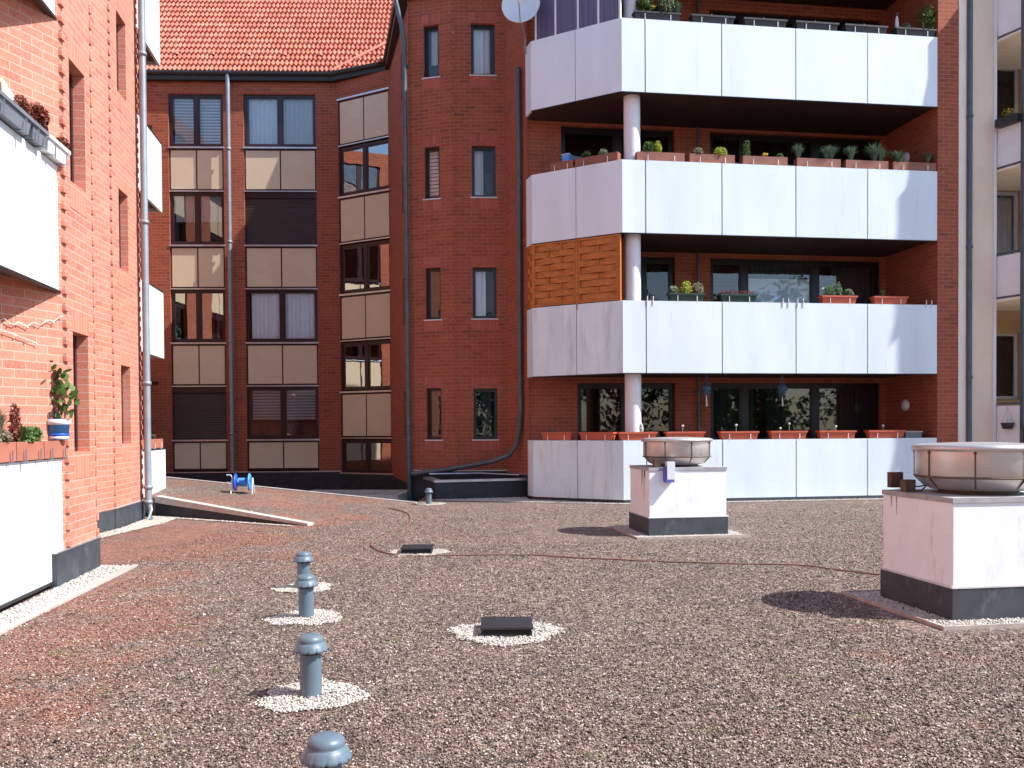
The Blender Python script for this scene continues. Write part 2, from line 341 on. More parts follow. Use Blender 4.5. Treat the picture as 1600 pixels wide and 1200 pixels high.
def window(fr, par, s0, s1, z0, z1, d, leaves=1, fm='frame_dark', fw=.07, sill=None, backing=None, glass='glass', room=.5, muls=None, panebacks=None):
    """frame mesh with pane, sill and whatever hangs behind the glass as sub-parts; d = outer face of frame"""
    m = MB(); xs = [s0] + (muls if muls else [s0+(s1-s0)*k/leaves for k in range(1, leaves)]) + [s1]
    fr.box(m, s0, s1, d-.06, d, z0, z0+fw); fr.box(m, s0, s1, d-.06, d, z1-fw, z1)
    for i, x in enumerate(xs):
        wdt = fw if i in (0, len(xs)-1) else fw*.85
        a = x if i == 0 else (x-fw if i == len(xs)-1 else x-wdt); b = x+fw if i == 0 else (x if i == len(xs)-1 else x+wdt)
        fr.box(m, a, b, d-.058, d+.002, z0+fw, z1-fw)
    # casement edge inside each leaf
    for x0, x1 in zip(xs, xs[1:]):
        a = x0+fw*(.9 if x0 == s0 else .85); b = x1-fw*(.9 if x1 == s1 else .85); e = fw*.35
        fr.box(m, a, a+e, d-.075, d-.012, z0+fw, z1-fw); fr.box(m, b-e, b, d-.075, d-.012, z0+fw, z1-fw)
        fr.box(m, a+e, b-e, d-.075, d-.013, z0+fw, z0+fw+e); fr.box(m, a+e, b-e, d-.075, d-.013, z1-fw-e, z1-fw)
    w_ = m.build('window', fm, par)
    g = MB()
    for x0, x1 in zip(xs, xs[1:]): g.poly([fr.p(x0, d-.04, z0), fr.p(x1, d-.04, z0), fr.p(x1, d-.04, z1), fr.p(x0, d-.04, z1)])
    g.build('pane', glass, w_)
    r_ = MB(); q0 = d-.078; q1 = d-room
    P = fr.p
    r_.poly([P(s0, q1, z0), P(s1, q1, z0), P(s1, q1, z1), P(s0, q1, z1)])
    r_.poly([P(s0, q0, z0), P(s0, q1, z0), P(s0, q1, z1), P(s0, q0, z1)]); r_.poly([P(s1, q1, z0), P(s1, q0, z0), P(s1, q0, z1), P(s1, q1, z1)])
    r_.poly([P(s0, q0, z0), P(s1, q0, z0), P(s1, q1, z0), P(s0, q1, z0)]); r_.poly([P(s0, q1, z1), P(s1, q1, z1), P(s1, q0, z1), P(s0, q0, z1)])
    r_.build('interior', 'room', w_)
    if sill:
        k = MB(); fr.box(k, s0-.04, s1+.04, d+.003, d+sill[0], z0-sill[1], z0-.002); k.build('sill', sill[2] if len(sill) > 2 else 'sill_white', w_)
    for bk in (backing or []):
        kind, a, b, c, e, mat = bk; a = s0+(s1-s0)*a; b = s0+(s1-s0)*b; c = z0+(z1-z0)*c; e = z0+(z1-z0)*e; k = MB()
        if kind == 'curtain':
            nn = max(8, int((b-a)/.02)); ph = rnd.random()*6; k.smooth = True
            pr = [(a+(b-a)*i/nn, d-.13+.018*math.sin(i*1.1+ph)+.008*math.sin(i*.37)) for i in range(nn+1)]
            for (x0, y0), (x1, y1) in zip(pr, pr[1:]): k.poly([P(x0, y0, c), P(x1, y1, c), P(x1, y1, e), P(x0, y0, e)])
            k.build('curtain', mat, w_)
        elif kind == 'blind':
            z = c
            while z < e-.02: fr.box(k, a, b, d-.12, d-.112, z+.012, min(z+.075, e)); z += .085
            k.build('blind', mat, w_)
        else:
            fr.box(k, a, b, d-.12, d-.11, c, e); k.build('roller_blind', mat, w_)
    return w_
def shutter(fr, par, s0, s1, z0, z1, d, boxh=.16):
    m = MB(); z = z0
    while z < z1-boxh-.005:
        h = min(.05, z1-boxh-z); P = fr.p
        m.poly([P(s0, d, z), P(s1, d, z), P(s1, d+.012, z+h*.5), P(s0, d+.012, z+h*.5)]); m.poly([P(s0, d+.012, z+h*.5), P(s1, d+.012, z+h*.5), P(s1, d, z+h), P(s0, d, z+h)]); z += h
    o = m.build('roller_shutter', 'shutter', par)
    k = MB(); fr.box(k, s0, s1, d-.05, d+.03, z1-boxh, z1); k.build('shutter_box', 'frame_dark', o); return o
def leafball(mb, c, r, n, size, rs, flat=.6, squash=(1, 1, 1)):
    for _ in range(n):
        while True:
            p = Vector((rs.uniform(-1, 1), rs.uniform(-1, 1), rs.uniform(-1, 1)))
            if p.length < 1: break
        p = Vector((c[0]+p.x*r*squash[0], c[1]+p.y*r*squash[1], c[2]+p.z*r*squash[2]))
        a = Vector((rs.gauss(0, 1), rs.gauss(0, 1), rs.gauss(0, 1))).normalized(); b = a.orthogonal().normalized()
        s_ = size*rs.uniform(.6, 1.3); a *= s_; b *= s_*flat
        mb.poly([p-a, p+b, p+a, p-b])
def tuft(mb, c, h, n, spread, rs, wd=.006):
    for _ in range(n):
        a = rs.uniform(0, 6.283); l = h*rs.uniform(.6, 1.1); o = spread*rs.uniform(.2, 1)
        q = Vector((math.cos(a), math.sin(a), 0)); side = Vector((-q.y, q.x, 0))*wd; b0 = Vector(c)+q*.02*rs.random()
        b1 = b0+q*o*.45+Vector((0, 0, l*.75)); b2 = b0+q*o+Vector((0, 0, l*rs.uniform(.7, 1.0)))
        mb.poly([b0-side, b0+side, b1+side*.8, b1-side*.8]); mb.poly([b1-side*.8, b1+side*.8, b2])
S = 2.757
SILL = [1.235+S*k for k in range(4)]
# ================================================================== GROUND
def zr(x, y): return max(0, .095*((x+3.32)*-.936+(y-13.8)*.35))
m = MB()
m.poly([(-200, -200, 0), (200, -200, 0), (200, 17.6, 0), (-200, 17.6, 0)]); m.poly([(-1.95, 17.6, 0), (200, 17.6, 0), (200, 200, 0), (-1.95, 200, 0)])
m.poly([(-200, 17.6, -.25), (-1.95, 17.6, -.25), (-1.95, 200, -.25), (-200, 200, -.25)])
m.poly([(-1.95, 17.6, -.25), (-200, 17.6, -.25), (-200, 17.6, 0), (-1.95, 17.6, 0)])
m.poly([(-1.95, 17.6, -.25), (-1.95, 17.6, 0), (-1.95, 200, 0), (-1.95, 200, -.25)])
struct(m.build('ground', 'gravel'))
m = MB(); A_, B_, C_, D_, E_ = (-3.32, 13.8), (-6.25, 15.42), (-9.5, 17.2), (-9.5, 18.75), (-1.93, 17.62)
pl_ = [A_, E_, D_, C_, B_]; m.prism([p for p in pl_], [-.26, -.26, -.26, -.26, -.26], [zr(*p)+.004 for p in pl_])
o = struct(m.build('raised_ground', 'gravel'))
# kerb: thin concrete slab over a black membrane face
k = thing('kerb', (-4.8, 14.6, 0), 'long wedge-shaped concrete kerb with black membrane face, left of the vent pipes', 'kerb')
d_ = Vector((B_[0]-A_[0], B_[1]-A_[1], 0)); L_ = d_.length; d_.normalize(); nn_ = Vector((d_.y, -d_.x, 0)); nn_ = nn_ if nn_.y < 0 else -nn_
def strip(mb, a, b, off0, off1, za, zb, zc, zd):
    n = nn_; a = Vector((*a, 0)); b = Vector((*b, 0))
    mb.prism([tuple(a+n*off0)[:2], tuple(b+n*off0)[:2], tuple(b+n*off1)[:2], tuple(a+n*off1)[:2]], [za, zb, zb, za], [zc, zd, zd, zc])
tipx = (A_[0]-d_.x*.15, A_[1]-d_.y*.15); zB = .36
m = MB(); strip(m, tipx, B_, .02, -.13, .0, zB-.12, .04, zB); m.build('coping', 'concrete', k, bevel=.008)
m = MB(); strip(m, A_, B_, .006, -.1, -.02, -.02, 0.01, zB-.118); m.build('membrane', 'black_skirting', k)
# back edge of the raised ground
k = thing('edging', (-5, 18.2, 0), 'narrow weathered edging along the raised gravel behind the blue hose reel', 'edging')
m = MB(); ee = Vector((D_[0]-E_[0], D_[1]-E_[1], 0)).normalized(); en = Vector((ee.y, -ee.x, 0)); en = -en if en.y < 0 else en
def ept(s, o_): return (E_[0]+ee.x*s+en.x*o_, E_[1]+ee.y*s+en.y*o_)
ps = [ept(0, 0), ept(7.6, 0), ept(7.6, .09), ept(0, .09)]; m.prism(ps, -.24, [zr(*ps[0])+.03, zr(*ps[1])+.03, zr(*ps[1])+.03, zr(*ps[0])+.03]); m.build('edge_strip', 'concrete', k)
ps = [ept(0, .092), ept(7.6, .092), ept(7.6, .12), ept(0, .12)]; m = MB(); m.prism(ps, -.24, [zr(*ps[0])+.0, zr(*ps[1])-.02, zr(*ps[1])-.02, zr(*ps[0])+.0]); m.build('membrane', 'black_skirting', k)

# ================================================================== pebbles and loose gravel (nobody could count them)
def stones(name, mat, pts, sizes, seed, label, cat='gravel', squash=.6):
    rs = np.random.RandomState(seed); n = len(pts)
    base = np.array([(1, 0, 0), (0, 1, 0), (-1, 0, 0), (0, -1, 0), (0, 0, 1), (0, 0, -1)], float)
    faces = np.array([(0, 1, 4), (1, 2, 4), (2, 3, 4), (3, 0, 4), (1, 0, 5), (2, 1, 5), (3, 2, 5), (0, 3, 5)])
    V = base[None]*(1+rs.uniform(-.3, .3, (n, 6, 1)))*sizes[:, None, None]*np.array([1, 1, squash]); V *= rs.uniform(.7, 1.25, (n, 1, 3))
    a = rs.uniform(0, 6.283, n); b = rs.uniform(-.7, .7, n); ca, sa, cb, sb = np.cos(a), np.sin(a), np.cos(b), np.sin(b)
    x, y, z = V[..., 0], V[..., 1], V[..., 2]; x, z = x*cb[:, None]-z*sb[:, None], x*sb[:, None]+z*cb[:, None]
    x, y = x*ca[:, None]-y*sa[:, None], x*sa[:, None]+y*ca[:, None]
    V = np.stack([x, y, z], -1)+pts[:, None, :]; F = faces[None]+6*np.arange(n)[:, None, None]
    me = bpy.data.meshes.new(name); me.vertices.add(n*6); me.vertices.foreach_set('co', V.astype(np.float32).ravel())
    me.loops.add(n*24); me.loops.foreach_set('vertex_index', F.astype(np.int32).ravel()); me.polygons.add(n*8)
    me.polygons.foreach_set('loop_start', np.arange(0, n*24, 3, dtype=np.int32)); me.polygons.foreach_set('loop_total', np.full(n*8, 3, np.int32))
    me.materials.append(MATS[mat]); me.update(calc_edges=True); o = bpy.data.objects.new(name, me); sc.collection.objects.link(o)
    return tag(o, label, cat, kind='stuff')
rs = np.random.RandomState(3)
n_ = 170000; yy = 3.2+13.8*rs.rand(n_)**1.55; xx = (rs.rand(n_)*2-1)*.66*yy
keep = ~(((xx-1.8)**2 < 1.5**2) & (yy > 11.6) & (yy < 14)) | (rs.rand(n_) < 0); keep &= ~((xx > 2.9) & (yy > 6.3) & (yy < 8)); keep &= rs.rand(n_) > (yy-9)/9
keep &= ~((xx < -3.9) & (yy < 9.7) & (yy > 5)) ; keep &= xx > -4.4-.0*yy
yy = yy[keep]; xx = xx[keep]
sz = (.0035+.0045*rs.rand(len(yy)))*(1+.05*(yy-4))
stones('gravel', 'loose_gravel', np.stack([xx, yy, .002+.3*sz], -1), sz, 5, 'loose brown roof gravel scattered over the flat roof', squash=.75)
n2 = 1600; y2 = 3.3+10*rs.rand(n2)**1.4; x2 = (rs.rand(n2)*2-1)*.66*y2; k2 = (x2 > -3.8) & ~((x2 > .3) & (y2 > 11.6)) & ~((x2 > 2.9) & (y2 > 6))
stones('gravel', 'loose_gravel', np.stack([x2[k2], y2[k2], .006+0*y2[k2]], -1), .009+.009*rs.rand(int(k2.sum()))**2, 6, 'bigger loose stones sprinkled over the brown roof gravel', squash=.7)
n3 = 900; y3 = 3.4+6.5*rs.rand(n3)**1.2; x3 = (rs.rand(n3)*2-1)*.62*y3; k3 = (x3 > -3.7) & ~((x3 > 2.8) & (y3 > 6))
stones('pebbles', 'pebble_white', np.stack([x3[k3], y3[k3], .006+0*y3[k3]], -1), .005+.006*rs.rand(int(k3.sum())), 8, 'single pale pebbles strayed among the brown roof gravel', 'pebbles')
def ring(name, c, r, label, seed, dens=5200, sz=(.006, .012), sx=1.0):
    rs = np.random.RandomState(seed); n = int(dens*r*r*3.14*sx); a = rs.rand(n)*6.283; q = np.sqrt(rs.rand(n))
    lim = 1+.10*np.sin(a*3+seed)+.06*np.sin(a*7+1.3*seed); q = q*lim+rs.normal(0, .045, n)
    x = c[0]+r*sx*q*np.cos(a); y = c[1]+r*q*np.sin(a); s_ = sz[0]+(sz[1]-sz[0])*rs.rand(n)
    s0_ = MB(); nn = 28; s0_.poly([(c[0]+r*sx*.93*math.cos(6.283*k/nn)*(1+.10*math.sin(6.283*k/nn*3+seed)), c[1]+r*.93*math.sin(6.283*k/nn)*(1+.10*math.sin(6.283*k/nn*3+seed)), .006) for k in range(nn)])
    o = stones(name, 'pebble_white', np.stack([x, y, .007+.012*rs.rand(n)*np.clip(1.1-q, 0, 1)+.002], -1), s_, seed, label, 'pebbles')
    b = s0_.build('pebble_bed', 'kerb_white', o)
    return o
def pebble_band(name, poly, label, seed, z=0.0, dens=3800, sz=(.007, .014)):
    rs = np.random.RandomState(seed); P = np.array(poly); lo, hi = P.min(0), P.max(0); ar = np.prod(hi-lo); n = int(ar*dens)
    pts = lo+(hi-lo)*rs.rand(n, 2); ins = np.zeros(n, bool)
    for i in range(len(P)):
        a, b = P[i], P[(i+1) % len(P)]; c = ((a[1] > pts[:, 1]) != (b[1] > pts[:, 1])); 
        with np.errstate(all='ignore'): xi = (b[0]-a[0])*(pts[:, 1]-a[1])/(b[1]-a[1])+a[0]
        ins ^= c & (pts[:, 0] < xi)
    pts = pts[ins]; n = len(pts); s_ = sz[0]+(sz[1]-sz[0])*rs.rand(n)
    o = stones(name, 'pebble_white', np.concatenate([pts, (z+.009+.008*rs.rand(n))[:, None]], 1), s_, seed, label, 'pebbles')
    m = MB(); m.poly([(p[0], p[1], z+.008) for p in poly]); m.build('pebble_bed', 'kerb_white', o); return o

# ================================================================== LEFT BUILDING
def empty_bld(name, loc, label): return thing(name, loc, label, 'apartment building')
BL = empty_bld('apartment_building', (-4.6, 9, 0), 'sunlit orange brick apartment building with white balconies at the left edge')
AL = 98.25
F1 = Fr((-4.42, 8.72), AL); F1.p0 = None
HL = 11.3
# facet with a small window per storey
h1 = [(.25, .72, SILL[k]+.05, SILL[k]+1.28) for k in range(4)]
m = MB(); F1.wall(m, 0, .93, .33, HL, h1, .12)
# splayed wall behind the near balconies
FS = Fr((-4.42-.33*3.2, 8.72-.944*3.2), 70.7); FS.wall(m, 0, 3.2, 0, HL)
# body of the house behind those skins (near part), and the return at the far end of the facet
m.prism([(-4.78, 9.62), (-8.2, 9.2), (-8.2, -14), (-5.8, -14), (-5.75, 5.6), (-5.0, 8.2)], 0, HL)
e0 = F1.p(.93, 0, 0); m.poly([(e0[0], e0[1], 0), (-6.4, 9.46, 0), (-6.4, 9.46, HL), (e0[0], e0[1], HL)], [(0, 0), (1.9, 0), (1.9, HL), (0, HL)])
m.poly([F1.p(0, 0, 0), F1.p(.93, 0, 0), F1.p(.93, 0, .33), F1.p(0, 0, .33)], [(0, 0), (.9, 0), (.9, .3), (0, .3)])
# second stretch, set back
F2 = Fr((-6.06, 13.42), AL); F2b = Fr((-5.93, 9.45), 91.9)
h2 = [(.40, .90, SILL[k]+.06, SILL[k]+1.3) for k in range(4)]
F2b.wall(m, 0, 3.975, .3, HL); F2.wall(m, 0, 1.56, .3, HL, h2, .12)
e1 = F2.p(1.56, 0, 0)
m.poly([(e1[0], e1[1], 0), (-7.9, 14.75, 0), (-7.9, 14.75, HL), (e1[0], e1[1], HL)], [(0, 0), (1.7, 0), (1.7, HL), (0, HL)])
m.prism([(-7.9, 14.72), (-7.95, 17.1), (-13, 17.1), (-13, 9.5), (-6.4, 9.5), (-6.5, 13.4), (-6.7, 14.72)], -.2, HL)
m.build('wall', 'brick', BL)
for h in h1: window(F1, BL, h[0], h[1], h[2], h[3], -.12, 1, sill=(.11, .03), fw=.05, room=.3)
for h in h2: window(F2, BL, h[0], h[1], h[2], h[3], -.12, 1, sill=(.11, .03), fw=.05, room=.3)
# soldier lintels and sills over and under the small windows
def soldier(fr, par, s0, s1, z0, z1, name='soldier_course'):
    m = MB(); fr.box(m, s0, s1, -.01, .004, z0, z1); m.build(name, 'brick_soldier' if fr is FT1 or fr is FT2 else 'brick_course', par)
brick_mat('brick_course', (.56, .185, .115), (.47, .14, .09), (.60, .35, .27), soldier=True)
FT1 = FT2 = None
for h in h1: soldier(F1, BL, h[0]-.02, h[1]+.02, h[3]+.002, h[3]+.24); soldier(F1, BL, h[0]-.02, h[1]+.02, h[2]-.27, h[2]-.034)
for h in h2: soldier(F2, BL, h[0]-.02, h[1]+.02, h[3]+.002, h[3]+.24); soldier(F2, BL, h[0]-.02, h[1]+.02, h[2]-.27, h[2]-.034)
# toothed corners: every other course projects
def teeth(fr, par, s, z0, z1, wd=.05, out=.028, mat='brick'):
    m = MB(); z = z0
    while z < z1: fr.box(m, s-wd, s+wd, -.03, out, z, z+.075); z += .1666
    m.build('corner_bricks', mat, par)
teeth(F1, BL, .03, .36, HL); teeth(F1, BL, .915, .36, HL, .03, .016); teeth(F2, BL, .0, .36, HL, .035, .02); teeth(F2, BL, 1.53, .36, HL, .03, .016)
m = MB(); F1.box(m, -.35, .955, -.2, .022, 0, .33); F2.box(m, -.05, 1.6, -.2, .02, 0, .31); F2b.box(m, .2, 3.95, -.2, .02, 0, .312)
m.build('skirting', 'grey_skirting', BL)
m = MB(); F1.box(m, -.35, .96, -.01, .03, .331, .345); F2.box(m, -.05, 1.6, -.01, .028, .311, .325); m.build('flashing', 'alu', BL)
# near balconies: panels stand on a plan line parallel to the facade
FB = Fr((-4.45, 8.77), AL)
def balcony_left(zb, zt, first=False):
    m = MB(); FB.box(m, -4.4, -.02, -1.0, -.05, zb+.05, zb+.2); o = m.build('balcony', ['soffit_left'], BL)
    js = [0, -1.10, -2.2, -3.3, -4.4]
    for a, b in zip(js, js[1:]):
        q = MB(); FB.box(q, b+.006, a-.006, -.045, 0, zb, zt); q.build('parapet_panel', 'white_panel_left', o, bevel=.004)
    q = MB(); FB.box(q, -.045, -.003, -.5, -.05, zb, zt); q.build('parapet_panel', 'white_panel_left', o)
    q = MB(); FB.box(q, -4.4, -.0, -.06, .012, zb-.028, zb-.002); q.build('drip_edge', 'gutter', o)
    q = MB(); FB.box(q, -4.38, -.03, -.11, -.047, zb+.2, zt-.03); q.build('panel_support', 'panel_gap', o)
    return o
balcony_left(.07, 1.235, True); balcony_left(2.885, 4.10); balcony_left(5.55, 6.8); balcony_left(8.4, 9.6)
m = MB(); FB.box(m, -4.4, -.02, -1.0, -.05, -.01, .06); m.build('balcony_base', 'black_skirting', BL)
# far balconies
FF = Fr((-6.36, 15.0), 98.6)
for zb, zt in ((.34, 1.15), (2.88, 4.13), (5.66, 6.95), (8.44, 9.75)):
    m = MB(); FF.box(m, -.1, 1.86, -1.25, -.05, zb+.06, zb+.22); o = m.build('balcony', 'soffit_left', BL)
    for a, b in ((0, .93), (.94, 1.9)):
        q = MB(); FF.box(q, a, b, -.05, 0, zb, zt); q.build('parapet_panel', 'white_panel_left', o)
    q = MB(); FF.box(q, 1.86, 1.9, -1.3, -.055, zb, zt); q.build('parapet_panel', 'white_panel_left', o)
    q = MB(); FF.box(q, 0, 1.9, -.055, .01, zt+.001, zt+.02); q.build('cap', 'gutter', o)
m = MB(); FF.box(m, -.1, 1.92, -.6, -.01, -.2, .335); m.build('skirting', 'grey_skirting', BL)
def pipe(par, pts, r, mat, name='drainpipe', joints=(), jp=0):
    m = MB(); m.tube(pts, r, 12); j = m
    for z in joints: j.lathe((pts[jp][0], pts[jp][1], z), [(r*1.0, -.03), (r*1.28, -.028), (r*1.28, .028), (r*1.0, .03)], 12)
    return m.build(name, mat, par)
pipe(BL, [(-6.14, 14.84, 11.3), (-6.14, 14.84, .3), (-6.12, 14.82, .16), (-6.06, 14.72, .0)], .058, 'pipe_grey', joints=(.55, 2.3, 5.0, 7.8, .3))
# upper slab / eaves so nothing is open to the sky
m = MB(); m.prism([(-4.3, 10.2), (-4.3, -14), (-9, -14), (-9, 10.2)], HL, HL+.2); m.prism([(-5.7, 17.4), (-5.7, 10.2), (-13, 10.2), (-13, 17.4)], HL, HL+.2); m.build('roof', 'gutter', BL)
# pebble strips
pebble_band('pebble_strip', [(-4.43, 8.9), (-4.56, 9.75), (-4.22, 9.72), (-3.86, 6.6), (-3.6, 5.0), (-4.0, 5.0), (-4.2, 7.2)], 'strip of white pebbles along the nearest white balcony at the left edge', 11)
m = MB(); m.prism([(-4.22, 9.72), (-3.86, 6.6), (-3.6, 5.0), (-3.54, 5.0), (-3.8, 6.6), (-4.16, 9.76)], -.02, .02); struct(m.build('kerb_strip', 'kerb_white'))
pebble_band('pebble_strip', [(-6.02, 12.2), (-6.0, 13.4), (-6.2, 14.9), (-6.35, 15.38), (-5.75, 15.2), (-5.62, 14.2), (-5.75, 12.2)], 'curved strip of white pebbles under the pale drainpipe of the left building', 12)
pebble_band('pebble_strip', [(-3.5, 13.72), (-6.3, 15.40), (-6.2, 15.22), (-3.35, 13.55)], 'thin line of white pebbles along the foot of the wedge-shaped kerb', 13)

# ================================================================== CENTRAL BUILDING with stair tower
BC = empty_bld('apartment_building', (-6.5, 25, 0), 'dark brick apartment building with tan window panels, stair tower and tiled roof')
FC = Fr((-9.0, 25.0), 2.0); F3 = Fr((-4.9, 25.13), -29.0)
c1 = (-.63, .90); c2 = (1.47, 3.50); HE = 11.35; l3 = 1.87; c3 = (.03, l3-.06)
FRV = Fr((-3.27, 24.22), -75.9); LRV = 3.93
FT1 = Fr((-2.33, 20.40), -16.0); FT2 = Fr((-1.27, 20.10), 2.5)
FT3 = Fr((-.12, 20.15), -67.0)
m = MB()
FC.wall(m, -5.5, 4.1, .3, HE, [(c1[0], c1[1], .32, 11.0), (c2[0], c2[1], .32, 11.0)], .07)
F3.wall(m, 0, l3, .25, HE, [(c3[0], c3[1], .28, 10.8)], .07)
slits = [(2.4, 3.1, SILL[k]+.05, SILL[k]+1.2) for k in range(4)]
FRV.wall(m, 0, LRV, .2, HE, slits, .12)
t1 = [(.38, .75, SILL[k]+.02, SILL[k]+1.2) for k in range(4)]; t2 = [(.40, .94, SILL[k]+.02, SILL[k]+1.18) for k in range(4)]
FT1.wall(m, 0, 1.10, .54, HE, t1, .1); FT2.wall(m, 0, 1.15, .54, HE, t2, .1); FT3.wall(m, 0, 1.28, .5, HE)
FX = Fr((-9.55, 17.1), 98.25)
fxh = [(1.2, 2.7, .4, 10.9), (4.6, 6.1, .4, 10.9)]
FX.wall(m, 0, 8.1, -.3, HE, fxh, .07)
m.prism([(-14, 26.2), (-4.7, 26.3), (-2.6, 24.9), (-1.7, 21.3), (-.1, 21.1), (2, 20.9), (2, 32), (-14, 32)], -.3, HE)
m.build('wall', ['brick_tower'], BC)
fill = MB()   # spandrel backing and mullion strips behind panels
def bay(fr, c, rows, wins):
    """rows: list of (z0, z1) of tan panels; dark backing with two panels each"""
    m = MB(); fr.box(m, c[0], c[1], -.2, -.071, .30, 11.0 if fr is FC else 10.8) if False else None
    for z0, z1 in rows:
        b = MB(); fr.box(b, c[0], c[1], -.12, -.055, z0-.03, z1+.03); o = b.build('spandrel', 'frame_dark', BC)
        mid = (c[0]+c[1])/2; e = .045
        for a, b_ in ((c[0]+e, mid-.02), (mid+.02, c[1]-e)):
            q = MB(); fr.box(q, a, b_, -.054, -.035, z0+.015, z1-.02); q.build('panel', 'tan_panel', o, bevel=.003)
        for zz in (z1+.03,):
            q = MB(); fr.box(q, c[0]-.02, c[1]+.02, -.05, .02, zz, zz+.045); q.build('ledge', 'alu', o)
        if z0 > .6:
            q = MB(); fr.box(q, c[0]-.0, c[1]+.0, -.05, -.005, z0-.065, z0-.035); q.build('ledge', 'alu', o)
rowsC = [(.40, SILL[0]-.07)]+[(SILL[k]+1.57, SILL[k+1]-.07) for k in range(3)]
bay(FC, c1, rowsC, None); bay(FC, c2, rowsC, None)
rows3 = [(SILL[k]+.07, SILL[k]+1.27) for k in range(4)]
bay(F3, c3, rows3, None)
W = lambda fr, c, z0, z1, **k: window(fr, BC, c[0], c[1], z0, z1, -.071, 2, **k)
wz = lambda k: (SILL[k]+.02, SILL[k]+1.50)
W(FC, c1, wz(3)[0], 11.0, backing=[('blind', .08, .92, .02, .97, 'curtain_bright')], glass='glass_clear')
W(FC, c1, *wz(2), backing=[('curtain', .08, .46, .45, .97, 'curtain'), ('curtain', .52, .94, .45, .97, 'curtain'), ('curtain', .52, .92, .04, .45, 'curtain_dark')])
W(FC, c1, *wz(1), backing=[('curtain', .36, .46, .4, .97, 'curtain_dark'), ('panel', .80, .90, .42, .72, 'curtain'), ('panel', .22, .27, .05, .12, 'curtain_bright'), ('panel', .68, .86, .05, .17, 'curtain_bright')], glass='glass_coated')
shutter(FC, BC, c1[0], c1[1], *wz(0), -.1)
W(FC, c2, wz(3)[0], 11.0, backing=[('curtain', .06, .47, .02, .97, 'curtain_bright'), ('curtain', .53, .94, .02, .97, 'curtain')], glass='glass_clear')
shutter(FC, BC, c2[0], c2[1], *wz(2), -.1)
W(FC, c2, *wz(1), backing=[('curtain', .06, .47, .02, .97, 'curtain_bright'), ('curtain', .53, .94, .02, .97, 'curtain_bright')], glass='glass_dim2')
W(FC, c2, *wz(0), backing=[('blind', .06, .94, .36, .97, 'blind'), ('curtain', .06, .94, .02, .3, 'curtain_dark')])
for k in range(4): W(F3, c3, (SILL[k]-1.38 if k else .28), SILL[k]-.03, glass='glass_coated')
for h in slits: window(FRV, BC, *h[:4], -.12, 1, fw=.05, room=.25)
bk1 = [[], [], [('blind', .1, .9, .1, .95, 'blind')], [('curtain', .25, .9, .3, .95, 'curtain')]]
bk2 = [[('curtain', .35, .75, .05, .95, 'curtain_dark')], [('curtain', .1, .55, .03, .97, 'curtain_bright')], [('curtain', .08, .48, .03, .97, 'curtain'), ('curtain', .55, .9, .05, .5, 'curtain_dark')], [('curtain', .08, .5, .03, .97, 'curtain_bright'), ('curtain', .5, .8, .1, .97, 'curtain')]]
for k in range(4):
    window(FT1, BC, *t1[k][:4], -.1, 1, sill=(.125, .03), fw=.05, room=.3, backing=bk1[k], fm='frame_black', glass='glass_clear')
    window(FT2, BC, *t2[k][:4], -.1, 1, sill=(.125, .03), fw=.05, room=.3, backing=bk2[k], fm='frame_black', glass='glass_dim2' if k else 'glass_clear')
    soldier(FT1, BC, t1[k][0]-.04, t1[k][1]+.04, t1[k][3]+.002, t1[k][3]+.25); soldier(FT2, BC, t2[k][0]-.04, t2[k][1]+.04, t2[k][3]+.002, t2[k][3]+.25)
    soldier(FT1, BC, t1[k][0]-.04, t1[k][1]+.04, t1[k][2]-.26, t1[k][2]-.034); soldier(FT2, BC, t2[k][0]-.04, t2[k][1]+.04, t2[k][2]-.26, t2[k][2]-.034)
teeth(FT2, BC, 0, .6, HE, .035, .016, 'brick_tower'); teeth(FT1, BC, .02, .6, HE, .03, .014, 'brick_tower')
m = MB()
FC.box(m, -5.5, 4.12, -.3, .02, -.3, .295); F3.box(m, -.0, l3+.02, -.3, .02, -.3, .245); FRV.box(m, 0, LRV+.01, -.2, .02, -.3, .2)
FT1.box(m, -.02, 1.1, -.2, .02, -.3, .53); FT2.box(m, 0, 1.15, -.2, .02, -.3, .53); FT3.box(m, 0, 1.3, -.2, .02, -.3, .49); m.build('skirting', 'black_skirting', BC)
m = MB(); FC.box(m, -5.5, 4.12, -.01, .035, .296, .325); F3.box(m, 0, l3, -.01, .035, .246, .275); FT1.box(m, 0, 1.1, -.01, .03, .531, .55); FT2.box(m, 0, 1.15, -.01, .03, .531, .55); FT3.box(m, 0, 1.3, -.01, .03, .491, .51)
m.build('flashing', 'alu', BC)
m = MB(); FC.box(m, -1.25, -1.08, -.01, .012, 9.95, 10.1); FC.box(m, -1.2, -1.0, -.01, .012, 2.8, 2.9); m.build('air_brick', 'frame_dark', BC)
pipe(BC, [(-7.91, 24.88, 11.6), (-7.91, 24.88, .35)], .06, 'pipe_grey', joints=(1.4, 4, 6.8, 9.4))
pipe(BC, [(-2.63, 20.1, 11.45), (-2.45, 20.2, 10.7), (-2.40, 20.25, 10.3), (-2.38, 20.28, .6), (-2.36, 20.3, -.2)], .055, 'pipe_dark', joints=(1.6, 4.3, 7.1, 9.8), jp=3)
pp = [(-2.30, 20.22, .47), (-1.6, 19.9, .56), (-.9, 19.65, .68), (-.4, 19.5, .78), (-.05, 19.40, .92), (.10, 19.33, 1.15), (.17, 19.26, 1.45), (.19, 19.22, 1.9), (.19, 19.2, 9.3)]
pipe(BC, pp, .055, 'pipe_dark')
